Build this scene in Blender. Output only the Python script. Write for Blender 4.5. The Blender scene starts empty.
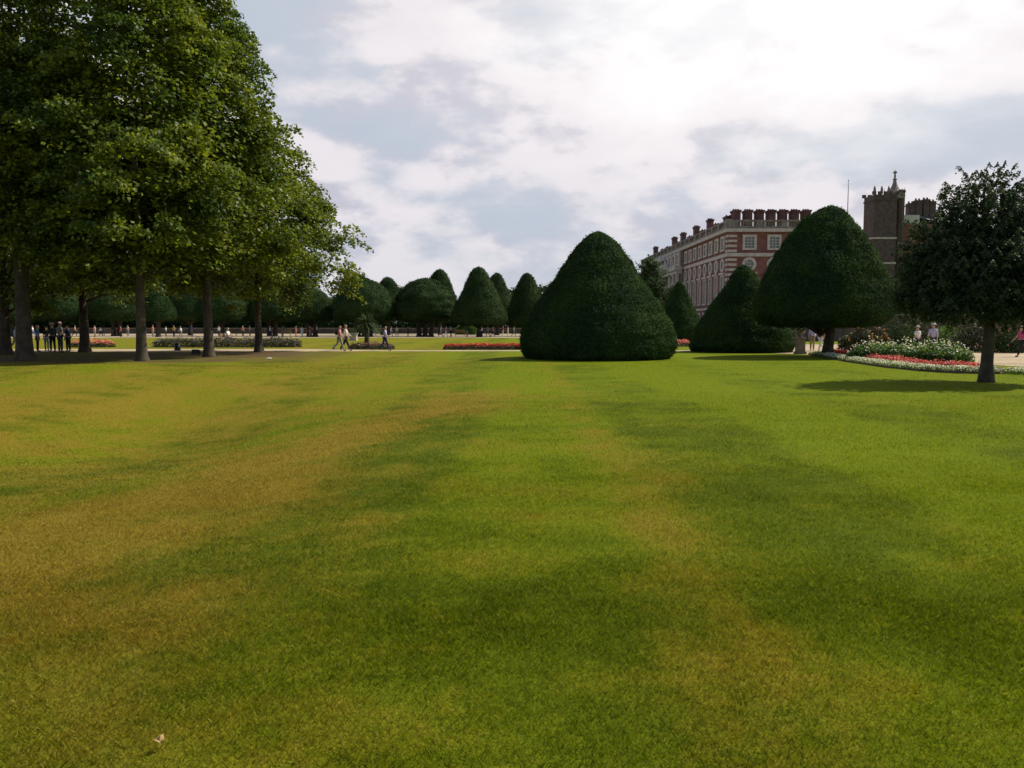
import bpy, bmesh, math, random
import numpy as np
from mathutils import Vector, Matrix
random.seed(7)
RNG = np.random.default_rng(11)
R = math.radians
C = bpy.context.scene.collection
SC = bpy.context.scene

# ------------------------------------------------------------------ camera
F = 800.0; CH = 1.6; PITCH = math.atan(58.0 / F)
cd = bpy.data.cameras.new('camera'); cam = bpy.data.objects.new('camera', cd); C.objects.link(cam)
cam.location = (0, 0, CH); cam.rotation_euler = (math.pi / 2 - PITCH, 0, 0)
cd.sensor_width = 36; cd.lens = F / 1024 * 36; cd.clip_start = 0.05; cd.clip_end = 6000
SC.camera = cam
SC.render.resolution_x = 1024; SC.render.resolution_y = 768

# ------------------------------------------------------------------ light
SUN_AZ = 64.0     # degrees to the right of the view direction
SUN_EL = 46.0
sd = bpy.data.lights.new('sun', 'SUN'); so = bpy.data.objects.new('sun', sd); C.objects.link(so)
sd.energy = 5.0; sd.angle = R(0.6); sd.color = (1.0, 0.93, 0.80)
sv = Vector((math.sin(R(SUN_AZ)) * math.cos(R(SUN_EL)), math.cos(R(SUN_AZ)) * math.cos(R(SUN_EL)), math.sin(R(SUN_EL))))
so.rotation_euler = sv.to_track_quat('Z', 'Y').to_euler(); so.location = (60, 60, 80)
SC.view_settings.view_transform = 'Standard'; SC.view_settings.look = 'None'
SC.view_settings.exposure = 0.0; SC.view_settings.gamma = 1.0
SC.view_settings.use_curve_mapping = False

# ------------------------------------------------------------------ node helpers
class NT:
    def __init__(s, tree): s.t = tree; s.n = tree.nodes; s.l = tree.links
    def new(s, ty, **kw):
        n = s.n.new(ty)
        for k, v in kw.items(): setattr(n, k, v)
        return n
    def put(s, sock, v):
        if hasattr(v, 'is_output'): s.l.new(v, sock)
        elif v is not None:
            if isinstance(v, (tuple, list)) and len(v) == 3 and sock.type == 'RGBA': v = (*v, 1)
            sock.default_value = v
    def math(s, op, a, b=None, c=None, clamp=False):
        n = s.new('ShaderNodeMath', operation=op, use_clamp=clamp)
        for i, v in enumerate((a, b, c)):
            if v is not None: s.put(n.inputs[i], v)
        return n.outputs[0]
    def vmath(s, op, a, b=None):
        n = s.new('ShaderNodeVectorMath', operation=op)
        s.put(n.inputs[0], a)
        if b is not None: s.put(n.inputs[1], b)
        return n.outputs['Value'] if op in ('DOT_PRODUCT', 'LENGTH', 'DISTANCE') else n.outputs[0]
    def noise(s, vec, scale, detail=4, rough=.5, dist=0.0, lac=2.0):
        n = s.new('ShaderNodeTexNoise')
        s.put(n.inputs['Vector'], vec); n.inputs['Scale'].default_value = scale
        n.inputs['Detail'].default_value = detail; n.inputs['Roughness'].default_value = rough
        n.inputs['Distortion'].default_value = dist; n.inputs['Lacunarity'].default_value = lac
        return n.outputs['Fac']
    def ss(s, v, a, b, x=0.0, y=1.0):
        n = s.new('ShaderNodeMapRange', interpolation_type='SMOOTHSTEP')
        s.put(n.inputs[0], v); n.inputs[1].default_value = a; n.inputs[2].default_value = b
        n.inputs[3].default_value = x; n.inputs[4].default_value = y
        return n.outputs[0]
    def mix(s, f, a, b, mode='MIX'):
        n = s.new('ShaderNodeMix', data_type='RGBA', blend_type=mode)
        s.put(n.inputs[0], f); s.put(n.inputs[6], a); s.put(n.inputs[7], b)
        return n.outputs[2]

# ------------------------------------------------------------------ sky
W = bpy.data.worlds.new('World'); SC.world = W; W.use_nodes = True
t = NT(W.node_tree); t.n.clear()
out = t.new('ShaderNodeOutputWorld'); bg = t.new('ShaderNodeBackground')
t.l.new(bg.outputs[0], out.inputs[0])
sky = t.new('ShaderNodeTexSky', sky_type='NISHITA'); sky.sun_disc = False
sky.sun_elevation = R(SUN_EL); sky.sun_rotation = R(SUN_AZ); sky.altitude = 20
sky.air_density = 1.0; sky.dust_density = 1.2; sky.ozone_density = 1.5
tc = t.new('ShaderNodeTexCoord'); D = tc.outputs['Generated']
sep = t.new('ShaderNodeSeparateXYZ'); t.l.new(D, sep.inputs[0])
dx, dy, dz = sep.outputs
zz = t.math('ADD', t.math('MAXIMUM', dz, 0.0), 0.22)
cmb = t.new('ShaderNodeCombineXYZ')
t.put(cmb.inputs[0], t.math('DIVIDE', dx, zz)); t.put(cmb.inputs[1], t.math('DIVIDE', dy, zz)); cmb.inputs[2].default_value = 3.7
P = cmb.outputs[0]
n1 = t.noise(P, 0.8, 6, .52, .3)                                              # broad banks, drawn out with perspective
n2 = t.noise(t.vmath('ADD', t.vmath('MULTIPLY', D, (2.6, 2.6, 6.0)), (1.3, 5.2, .4)), 1.25, 8, .50, .15)   # heaps
n3 = t.noise(t.vmath('ADD', t.vmath('MULTIPLY', D, (4.2, 4.2, 9.0)), (7.7, 1.2, 3.1)), 2.1, 9, .54, .1)  # billows and shaded folds
nb = t.noise(t.vmath('ADD', t.vmath('MULTIPLY', D, (3.0, 3.0, 6.2)), (4.1, 2.2, 8.3)), 1.7, 7, .55)
puff = t.math('SUBTRACT', t.math('ABSOLUTE', t.math('SUBTRACT', nb, .5)), .05)   # rounded heads with creased folds between
dens = t.math('ADD', t.math('ADD', t.math('MULTIPLY', n1, .30), t.math('MULTIPLY', n2, .70)), t.math('MULTIPLY', puff, .45))
cover = t.ss(dens, .43, .55)
gdir = Vector((math.sin(R(18.5)) * math.cos(R(24)), math.cos(R(18.5)) * math.cos(R(24)), math.sin(R(24)))).normalized()
gl = t.vmath('LENGTH', t.vmath('MULTIPLY', t.vmath('SUBTRACT', t.vmath('NORMALIZE', D), tuple(gdir)), (1.0, 1.0, 1.9)))
gl = t.math('ADD', gl, t.math('MULTIPLY', t.math('SUBTRACT', n3, .5), -.35))
glow = t.ss(gl, .10, .52, 1.0, 0.0)
glow2 = t.ss(gl, .15, .85, 1.0, 0.0)
front = t.ss(dy, -.25, .75)
zen = t.ss(dz, .50, .85)
shade = t.ss(t.math('ADD', t.math('ADD', t.math('MULTIPLY', n3, .5), t.math('MULTIPLY', n2, .5)), t.math('MULTIPLY', puff, .55)), .44, .54)
ccol = t.mix(shade, (5.6, 5.55, 6.5), (8.3, 7.85, 8.3))
gapc = t.mix(t.math('MULTIPLY', front, .95), sky.outputs[0], (4.9, 5.55, 6.6))
skyc = t.mix(t.math('MULTIPLY', cover, t.ss(dy, -.35, .5, .25, 1.0)), gapc, ccol)
low = t.ss(dz, .0, .16, 1.0, 0.0)
skyc = t.mix(t.math('MULTIPLY', low, .45), skyc, (6.0, 6.4, 6.9))
skyc = t.mix(t.math('MULTIPLY', glow2, .42), skyc, (9.0, 8.7, 8.7))
skyc = t.mix(t.math('MULTIPLY', glow, t.ss(n3, .3, .6, .75, 1.0)), skyc, (11.2, 10.9, 10.8))
skyc = t.mix(t.math('MULTIPLY', zen, .75), skyc, sky.outputs[0])                 # open blue overhead and behind
t.put(bg.inputs[0], skyc); bg.inputs[1].default_value = 0.1

# ------------------------------------------------------------------ pixel -> world
cp, sp_ = math.cos(PITCH), math.sin(PITCH)
def depth(Y, z=0.0): return Y * cp - (z - CH) * sp_
def X_at(px, Y, z=0.0): return (px - 512) / F * depth(Y, z)
def Z_at(py, Y):                       # height of the point seen at row py at distance Y
    k = (384 - py) / F                 # up per depth
    return CH + Y * (k * cp - sp_) / (cp + k * sp_)
def gy(py): return CH / ((math.tan(PITCH + math.atan((py - 384) / F))))   # ground distance of a row

# ------------------------------------------------------------------ numpy value noise
_tab = np.random.default_rng(5).random((256, 256))
def vnoise(x, y):
    xi = np.floor(x).astype(int); yi = np.floor(y).astype(int)
    fx = x - xi; fy = y - yi; fx = fx * fx * (3 - 2 * fx); fy = fy * fy * (3 - 2 * fy)
    a = _tab[xi & 255, yi & 255]; b = _tab[(xi + 1) & 255, yi & 255]
    c = _tab[xi & 255, (yi + 1) & 255]; d = _tab[(xi + 1) & 255, (yi + 1) & 255]
    return (a * (1 - fx) + b * fx) * (1 - fy) + (c * (1 - fx) + d * fx) * fy
def fbm(x, y, o=4):
    s = 0; a = .5; n = 0
    for i in range(o):
        s = s + a * vnoise(x * 2 ** i + 17.3 * i, y * 2 ** i + 9.1 * i); n += a; a *= .5
    return s / n
def sstep(a, b, v):
    u = np.clip((v - a) / (b - a), 0, 1); return u * u * (3 - 2 * u)

def ground_h(x, y):
    x = np.asarray(x, float); y = np.asarray(y, float)
    fade = 1 - sstep(26, 34, y)
    near = sstep(-2, 3, y)
    h = .16 * np.exp(-(((x + 13) / 7) ** 2 + ((y - 27) / 5) ** 2))
    h = h - .16 * np.exp(-(((x + 5.5 + (y - 12) * .30) / 1.8) ** 2)) * np.exp(-((y - 13) / 8) ** 2)
    h = h - .60 * np.exp(-((x + 7.0) / 4.0) ** 2 - ((y - 15) / 6.0) ** 2) + .16 * np.exp(-((x + 14) / 8) ** 2 - ((y - 26) / 4.0) ** 2)
    h = h + .09 * (fbm(x * .16, y * .16, 3) - .5) + .03 * (fbm(x * .6 + 5, y * .6, 2) - .5)
    return h * fade * near

# ------------------------------------------------------------------ mesh helpers
def new_obj(name, me, m=None, parent=None):
    o = bpy.data.objects.new(name, me); C.objects.link(o)
    if me is not None and m is not None:
        for q in (m if isinstance(m, (list, tuple)) else [m]): me.materials.append(q)
    if parent: o.parent = parent
    return o
def np_mesh(name, v, f, smooth=False):
    """v (n,3), f (m,k) same size faces"""
    v = np.asarray(v, np.float32); f = np.asarray(f, np.int32)
    me = bpy.data.meshes.new(name)
    me.vertices.add(len(v)); me.vertices.foreach_set('co', v.ravel())
    k = f.shape[1]
    me.loops.add(f.size); me.loops.foreach_set('vertex_index', f.ravel())
    me.polygons.add(len(f))
    me.polygons.foreach_set('loop_start', np.arange(0, f.size, k, dtype=np.int32))
    me.polygons.foreach_set('loop_total', np.full(len(f), k, np.int32))
    if smooth: me.polygons.foreach_set('use_smooth', np.ones(len(f), bool))
    me.update(calc_edges=True)
    return me
class MB:
    def __init__(s): s.v = []; s.f = []; s.mi = []; s.sm = []
    def add(s, v, f, mi=0, sm=False):
        b = len(s.v); s.v += [tuple(p) for p in v]
        s.f += [tuple(b + i for i in q) for q in f]; s.mi += [mi] * len(f); s.sm += [sm] * len(f)
        return s
    def box(s, x0, x1, y0, y1, z0, z1, mi=0):
        v = [(x, y, z) for z in (z0, z1) for y in (y0, y1) for x in (x0, x1)]
        return s.add(v, [(0, 2, 3, 1), (4, 5, 7, 6), (0, 1, 5, 4), (2, 6, 7, 3), (0, 4, 6, 2), (1, 3, 7, 5)], mi)
    def tube(s, pts, rad, n=8, mi=0, cap=True, sm=True):
        pts = [Vector(p) for p in pts]; rings = []
        for i, p in enumerate(pts):
            d = (pts[min(i + 1, len(pts) - 1)] - pts[max(i - 1, 0)]).normalized()
            u = d.orthogonal().normalized() if i == 0 else (u - d * u.dot(d)).normalized()
            w = d.cross(u); r = rad[i]
            rings.append([p + (u * math.cos(2 * math.pi * k / n) + w * math.sin(2 * math.pi * k / n)) * r for k in range(n)])
        v = [q for rg in rings for q in rg]
        f = [(i * n + k, i * n + (k + 1) % n, (i + 1) * n + (k + 1) % n, (i + 1) * n + k) for i in range(len(pts) - 1) for k in range(n)]
        if cap: f += [tuple(range(n))[::-1], tuple((len(pts) - 1) * n + k for k in range(n))]
        return s.add(v, f, mi, sm)
    def lathe(s, prof, n=16, c=(0, 0, 0), mi=0, sm=True):
        v = [(c[0] + r * math.cos(2 * math.pi * k / n), c[1] + r * math.sin(2 * math.pi * k / n), c[2] + z) for r, z in prof for k in range(n)]
        f = [(i * n + k, i * n + (k + 1) % n, (i + 1) * n + (k + 1) % n, (i + 1) * n + k) for i in range(len(prof) - 1) for k in range(n)]
        f += [tuple(range(n))[::-1], tuple((len(prof) - 1) * n + k for k in range(n))]
        return s.add(v, f, mi, sm)
    def prism(s, poly, z0, z1, mi=0):
        n = len(poly)
        return s.add([(x, y, z0) for x, y in poly] + [(x, y, z1) for x, y in poly],
                     [tuple(range(n))[::-1], tuple(range(n, 2 * n))] + [(i, (i + 1) % n, n + (i + 1) % n, n + i) for i in range(n)], mi)
    def build(s, name, m, parent=None):
        me = bpy.data.meshes.new(name); me.from_pydata(s.v, [], s.f)
        me.polygons.foreach_set('material_index', s.mi); me.polygons.foreach_set('use_smooth', s.sm)
        me.update()
        return new_obj(name, me, m, parent)
def thing(name, label, cat, loc=(0, 0, 0), rz=0.0, group=None):
    o = bpy.data.objects.new(name, None); C.objects.link(o)
    o.empty_display_size = .3
    o.location = loc; o.rotation_euler = (0, 0, rz)
    return tag(o, label, cat, group)
def tag(o, label, cat, group=None):
    o['label'] = label; o['category'] = cat
    if group: o['group'] = group
    return o
def struct(o): o['kind'] = 'structure'; return o

# ------------------------------------------------------------------ materials
def mat(name, col, rough=.8, var=.15, scale=3.0, bump=0.0, spec=.3, metal=0.0, trans=0.0, col2=None, obj=False, island=0.0, bscale=None):
    m = bpy.data.materials.new(name); m.use_nodes = True
    t = NT(m.node_tree); b = t.n['Principled BSDF']
    if obj:
        v = t.new('ShaderNodeTexCoord').outputs['Object']
    else:
        v = t.new('ShaderNodeNewGeometry').outputs['Position']
    n = t.noise(v, scale, 5, .6)
    c2 = col2 if col2 else tuple(c * (1 - var) for c in col)
    c1 = col if col2 else tuple(min(1, c * (1 + var)) for c in col)
    cc = t.mix(t.ss(n, .35, .65), c2, c1)
    if island:
        g = t.new('ShaderNodeNewGeometry')
        r = g.outputs['Random Per Island']
        hsv = t.new('ShaderNodeHueSaturation')
        t.put(hsv.inputs['Value'], t.ss(r, 0, 1, 1 - island, 1 + island))
        t.put(hsv.inputs['Hue'], t.math('MULTIPLY_ADD', t.math('FRACT', t.math('MULTIPLY', r, 7.13)), .03, .485))
        t.put(hsv.inputs['Color'], cc); cc = hsv.outputs[0]
    t.put(b.inputs['Base Color'], cc); b.inputs['Roughness'].default_value = rough
    b.inputs['Specular IOR Level'].default_value = spec; b.inputs['Metallic'].default_value = metal
    if bump:
        bn = t.new('ShaderNodeBump'); bn.inputs['Strength'].default_value = bump; bn.inputs['Distance'].default_value = .03
        t.put(bn.inputs['Height'], t.noise(v, bscale or scale * 6, 6, .65)); t.l.new(bn.outputs[0], b.inputs['Normal'])
    if trans:
        tr = t.new('ShaderNodeBsdfTranslucent'); mx = t.new('ShaderNodeMixShader')
        tcol = t.mix(1.0, cc, (1.25, 1.15, .45), 'MULTIPLY')
        t.put(tr.inputs[0], tcol); mx.inputs[0].default_value = trans
        t.l.new(b.outputs[0], mx.inputs[1]); t.l.new(tr.outputs[0], mx.inputs[2])
        t.l.new(mx.outputs[0], t.n['Material Output'].inputs[0])
    return m

M = {}
M['lime_leaf'] = mat('lime_leaf', (.190, .235, .024), .5, 0, .5, spec=.3, trans=.42, col2=(.070, .122, .024), island=.45)
M['yew'] = mat('yew_foliage', (.054, .100, .028), .8, 0, .7, spec=.06, trans=.25, col2=(.030, .062, .026), island=.35)
M['yew_far'] = mat('far_yew_foliage', (.048, .078, .028), .85, 0, .5, spec=.05, trans=.15, col2=(.026, .054, .016), island=.25)
M['holly'] = mat('holly_leaf', (.080, .115, .055), .6, 0, 1.2, spec=.15, trans=.25, col2=(.045, .072, .042), island=.35)
M['far_leaf'] = mat('far_leaf', (.05, .085, .025), .7, 0, .4, spec=.2, trans=.2, col2=(.028, .055, .018), island=.35)
M['bark'] = mat('bark', (.075, .058, .040), .9, .3, 3, bump=.6, obj=True)
M['bark_dark'] = mat('dark_bark', (.07, .055, .042), .9, .3, 4, bump=.6, obj=True)
M['bed_leaf'] = mat('bed_leaf', (.13, .24, .05), .6, 0, 2, trans=.3, col2=(.05, .11, .02), island=.4)
M['dark_bed_leaf'] = mat('dark_bed_leaf', (.06, .07, .03), .6, 0, 2, trans=.2, col2=(.04, .05, .03), island=.4)
M['red_petal'] = mat('red_petal', (.60, .035, .03), .6, .2, 3, trans=.2, island=.3)
M['pink_petal'] = mat('pink_petal', (.72, .22, .20), .6, .2, 3, trans=.2, island=.3)
M['orange_petal'] = mat('orange_petal', (.80, .30, .12), .6, .2, 3, trans=.2, island=.3)
M['white_petal'] = mat('white_petal', (.82, .82, .70), .6, .05, 3, trans=.2, island=.1)
M['mauve_petal'] = mat('mauve_petal', (.20, .16, .19), .7, .2, 3, trans=.2, island=.3)
M['soil'] = mat('soil', (.10, .07, .045), .95, .25, 5, bump=.5)
M['brick'] = mat('brick', (.21, .092, .076), .85, .2, 1.2, bump=.2)
M['brick_tower'] = mat('tower_brick', (.115, .083, .075), .9, .2, 1.0, bump=.2)
M['brick_dark'] = mat('chimney_brick', (.15, .075, .068), .9, .25, 1.0, bump=.2)
M['stone'] = mat('portland_stone', (.52, .455, .40), .8, .14, 1.5, bump=.2)
M['stone_dark'] = mat('weathered_stone', (.24, .205, .175), .85, .25, 1.2, bump=.2)
M['lead'] = mat('lead_roof', (.13, .14, .15), .6, .2, 1)
M['render'] = mat('pale_render', (.60, .58, .55), .8, .1, 1)
M['glass'] = mat('window_glass', (.10, .12, .13), .15, .3, .6, spec=.8)
M['wood'] = mat('bench_wood', (.30, .20, .11), .7, .2, 6, obj=True)
M['metal_dark'] = mat('dark_metal', (.025, .025, .027), .45, .1, 5, metal=.3)
M['litter'] = mat('pale_paper', (.75, .73, .68), .8, .05, 5)
M['dead_leaf'] = mat('dead_leaf', (.50, .33, .17), .7, .25, 40, trans=.2)
M['skin'] = mat('skin', (.50, .30, .22), .6, .06, 10)

def gravel(name, col):
    m = bpy.data.materials.new(name); m.use_nodes = True
    t = NT(m.node_tree); b = t.n['Principled BSDF']; v = t.new('ShaderNodeNewGeometry').outputs['Position']
    a = t.noise(v, .35, 4, .6); c = t.noise(v, 30, 3, .7)
    cc = t.mix(t.ss(a, .35, .65), tuple(x * .85 for x in col), tuple(x * 1.1 for x in col))
    cc = t.mix(t.ss(c, .3, .7, 0, .45), cc, tuple(x * .5 for x in col))
    t.put(b.inputs['Base Color'], cc); b.inputs['Roughness'].default_value = .95; b.inputs['Specular IOR Level'].default_value = .1
    return m
M['gravel'] = gravel('gravel', (.50, .39, .26))
M['far_gravel'] = gravel('far_gravel', (.42, .34, .24))

# lawn: colour driven by turf dryness and lushness, plus a painted vignette
def lawn_mat(name, blade):
    m = bpy.data.materials.new(name); m.use_nodes = True
    t = NT(m.node_tree); b = t.n['Principled BSDF']
    dry = t.new('ShaderNodeAttribute', attribute_name='dry').outputs['Fac']
    lush_vignette = t.new('ShaderNodeAttribute', attribute_name='lush_vignette').outputs['Fac']
    bare = t.new('ShaderNodeAttribute', attribute_name='bare').outputs['Fac']
    v = t.new('ShaderNodeNewGeometry').outputs['Position']
    flat = t.vmath('MULTIPLY', v, (1, 1, 0))
    f1 = t.noise(flat, 9, 5, .65); f2 = t.noise(flat, 55, 3, .7)
    k = t.math('ADD', lush_vignette, t.math('MULTIPLY', t.math('SUBTRACT', f1, .5), .9))
    g = t.mix(t.ss(k, .1, .9), (.086, .118, .0022), (.160, .206, .0022))
    dk = t.math('ADD', dry, t.math('MULTIPLY', t.math('SUBTRACT', f1, .5), .8))
    g = t.mix(t.ss(dk, .12, .95), g, (.255, .185, .020))
    g = t.mix(bare, g, (.13, .085, .045))
    if blade:
        r = t.new('ShaderNodeNewGeometry').outputs['Random Per Island']
        g = t.mix(t.ss(r, .80, .97, 0, .65), g, (.30, .27, .05))
        hsv = t.new('ShaderNodeHueSaturation')
        t.put(hsv.inputs['Value'], t.ss(t.math('FRACT', t.math('MULTIPLY', r, 13.7)), 0, 1, .75, 1.45)); t.put(hsv.inputs['Color'], g); g = hsv.outputs[0]
        b.inputs['Specular IOR Level'].default_value = .25; b.inputs['Roughness'].default_value = .5
        t.put(b.inputs['Base Color'], g)
        tr = t.new('ShaderNodeBsdfTranslucent'); mx = t.new('ShaderNodeMixShader'); mx.inputs[0].default_value = .4
        t.put(tr.inputs[0], t.mix(1.0, g, (1.2, 1.2, .6), 'MULTIPLY'))
        t.l.new(b.outputs[0], mx.inputs[1]); t.l.new(tr.outputs[0], mx.inputs[2]); t.l.new(mx.outputs[0], t.n['Material Output'].inputs[0])
    else:
        g = t.mix(t.ss(f2, .35, .7, .28, 0), g, (.035, .045, .006))
        t.put(b.inputs['Base Color'], g); b.inputs['Roughness'].default_value = .95; b.inputs['Specular IOR Level'].default_value = .05
        bn = t.new('ShaderNodeBump'); bn.inputs['Strength'].default_value = .7; bn.inputs['Distance'].default_value = .03
        t.put(bn.inputs['Height'], t.math('ADD', f2, f1)); t.l.new(bn.outputs[0], b.inputs['Normal'])
    return m
M['lawn'] = lawn_mat('lawn_turf', False); M['blade'] = lawn_mat('grass_blade', True)

def seg_mask(x, y, pix, w):
    """falloff around a polyline given in picture points on the ground"""
    pts = [(X_at(a, gy(b)), gy(b)) for a, b in pix]; best = np.full(np.shape(x), 1e9)
    for (ax, ay), (bx, by) in zip(pts, pts[1:]):
        L = (bx - ax) ** 2 + (by - ay) ** 2
        u = np.clip(((x - ax) * (bx - ax) + (y - ay) * (by - ay)) / L, 0, 1)
        d = np.hypot(x - ax - u * (bx - ax), y - ay - u * (by - ay))
        best = np.minimum(best, d)
    return np.exp(-(best / w) ** 2)
def turf(x, y):
    """how dry / lush / bare the grass is at a place, with a vignette painted in"""
    n = fbm(x * .45 + 3, y * .45 + 8, 4); n2 = fbm(x * .14 + 31, y * .14 + 2, 3); n3 = fbm(x * 1.7, y * 1.7 + 40, 4); n4 = fbm(x * 5.0 + 9, y * 5.0, 3)
    wx = x + (fbm(x * .5 + 60, y * .5, 3) - .5) * 1.6; wy = y + (fbm(x * .5, y * .5 + 70, 3) - .5) * 1.6
    a = seg_mask(wx, wy, [(-150, 590), (0, 545), (160, 495), (330, 430), (470, 393)], 1.3)
    b = seg_mask(x + (wx - x) * .25, y, [(545, 362), (560, 380), (597, 430), (640, 500), (700, 610), (780, 760), (850, 900)], .42)
    c = seg_mask(wx, wy, [(-300, 400), (0, 392), (220, 385)], 5.0) * .6
    d = seg_mask(wx, wy, [(120, 600), (60, 690), (0, 800)], .45)
    e = (1 - sstep(-7, 2.0, x)) * .30
    right = sstep(0, 6, x)
    patch = .45 + 1.1 * fbm(x * .9 + 11, y * .9 + 3, 3)
    dry = .55 * a * patch + .30 * b * (.5 + .5 * patch) + .28 * c * patch + .3 * d + e + (n - .5) * .36 + (n3 - .5) * .7 + (n2 - .5) * .2 + (n4 - .5) * .5 - right * .14 + .17
    
    st = fbm(x * .25 + 7, y * .9 + 3, 3)
    lush_vignette = .50 + .12 * (n2 - .5) + .22 * (n - .5) + .65 * (n3 - .5) + .5 * (n4 - .5) + (.15 + .55 * sstep(6, 14, y)) * (st - .5) + .22 * right
    # broad mower passes running away from the camera
    lush_vignette = lush_vignette + .24 * np.tanh(4 * np.sin((x + .15 * np.sin(y * .3)) * 2 * math.pi / 4.4 + .9)) * sstep(3, 8, y)
    lush_vignette = lush_vignette + .22 * sstep(9, 20, y) - .10 * (1 - sstep(3, 9, y))  # vignette painted into the turf tone: dimmer near the camera, brighter far off
    bare = sstep(33.5, 36.5, y + .02 * x + 1.2 * (n - .5)) * (1 - sstep(49, 50, y)) * sstep(-7.5, -13, x) * (.55 + .45 * sstep(.35, .6, n))
    bare = np.maximum(bare, 0)
    return np.clip(dry, 0, 1), np.clip(lush_vignette, 0, 1), np.clip(bare, 0, 1)
def put_attrs(me, x, y):
    for nme, val in zip(('dry', 'lush_vignette', 'bare'), turf(x, y)):
        a = me.attributes.new(nme, 'FLOAT', 'POINT'); a.data.foreach_set('value', val.astype(np.float32))

# ------------------------------------------------------------------ ground
xs = np.concatenate([[-2500, -1200, -600, -300, -150, -90], np.arange(-60, -20, 2.0), np.arange(-20, 20.01, .25), np.arange(22, 62, 2.0), [90, 150, 300, 600, 1200, 2500]])
ys = np.concatenate([[-400, -150, -60, -25, -10, -4], np.arange(-2, 36.01, .25), np.arange(37, 60, 1.0), np.arange(62, 140, 3.0), [160, 200, 260, 400, 700, 1300, 2500, 4500]])
gx, gyy = np.meshgrid(xs, ys); nx, ny = len(xs), len(ys)
vv = np.stack([gx.ravel(), gyy.ravel(), ground_h(gx.ravel(), gyy.ravel())], 1)
ii = (np.arange(ny - 1)[:, None] * nx + np.arange(nx - 1)[None]).ravel()
me = np_mesh('lawn', vv, np.stack([ii, ii + 1, ii + 1 + nx, ii + nx], 1), True)
put_attrs(me, vv[:, 0], vv[:, 1])
struct(new_obj('lawn', me, M['lawn']))

# mown grass blades
def blades(n, y0, y1, hgt, wid, name_seed):
    rg = np.random.default_rng(name_seed)
    y = np.sqrt(rg.random(n) * (y1 ** 2 - y0 ** 2) + y0 ** 2); y = y[rg.random(n) < np.minimum(1, (y1 - y) / (y1 - y0) / .35) * (np.minimum(1, (y - y0) / (.25 * (y1 - y0))) if y0 > 3 else 1)]; n = len(y)
    x = (rg.random(n) * 2 - 1) * (y * .70 + .5)
    keep = ~((y > 33) & (x < -11)); x = x[keep]; y = y[keep]; n = len(x)
    ang = rg.random(n) * 2 * math.pi; la = rg.random(n) * 2 * math.pi
    tall = .6 + .8 * fbm(x * 2.2, y * 2.2, 3)
    h = hgt * (.55 + .8 * rg.random(n)) * tall; w = wid * (.7 + .6 * rg.random(n)); lean = h * (.25 + .9 * rg.random(n))
    z = ground_h(x, y) - .004
    cx, sx = np.cos(ang) * w / 2, np.sin(ang) * w / 2; lx, ly = np.cos(la) * lean, np.sin(la) * lean
    v = np.empty((n, 4, 3))
    v[:, 0] = np.stack([x - cx, y - sx, z], 1); v[:, 1] = np.stack([x + cx, y + sx, z], 1)
    v[:, 2] = np.stack([x + cx * .7 + lx * .45, y + sx * .7 + ly * .45, z + h * .65], 1)
    v[:, 3] = np.stack([x + lx, y + ly, z + h], 1)
    return v.reshape(-1, 3), x, y
V = []
for a in ((260000, 2.2, 5.5, .023, .0022, 1), (360000, 3.5, 10, .021, .0032, 2), (300000, 7, 20, .024, .006, 3), (170000, 14, 42, .022, .013, 4)):
    V.append(blades(*a)[0])
V = np.concatenate(V); q = np.arange(len(V) // 4) * 4
fa = np.stack([q, q + 1, q + 2, q + 3], 1)
me = np_mesh('grass', V, fa); put_attrs(me, V[:, 0], V[:, 1])
o = new_obj('grass', me, M['blade']); o['kind'] = 'stuff'
o['label'] = 'short mown grass blades covering the front lawn'; o['category'] = 'grass'

# paths (sheets just above the turf)
def sheet(name, poly, z, m):
    b = MB(); b.add([(x, y, z) for x, y in poly], [tuple(range(len(poly)))]); return struct(b.build(name, m))
LP = [(-90, 49.4), (-30, 49.6), (-15, 50.2), (-8, 50.9), (12.4, 50.9), (13.5, 49.3), (16.0, 46.0), (18.2, 42.0), (19.0, 36.5), (20.0, 31.5), (24, 28.6), (40, 26.0), (70, 24)]
LPB = [(70, 70), (17.5, 70), (16.0, 62), (13.5, 55), (11.4, 52.9), (-8, 52.9), (-14, 55.5), (-90, 56.2)]
sheet('gravel_path', LP + LPB, .006, M['gravel'])
sheet('far_gravel_walk', [(-140, 108), (60, 108), (60, 165), (-140, 165)], .006, M['far_gravel'])

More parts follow.
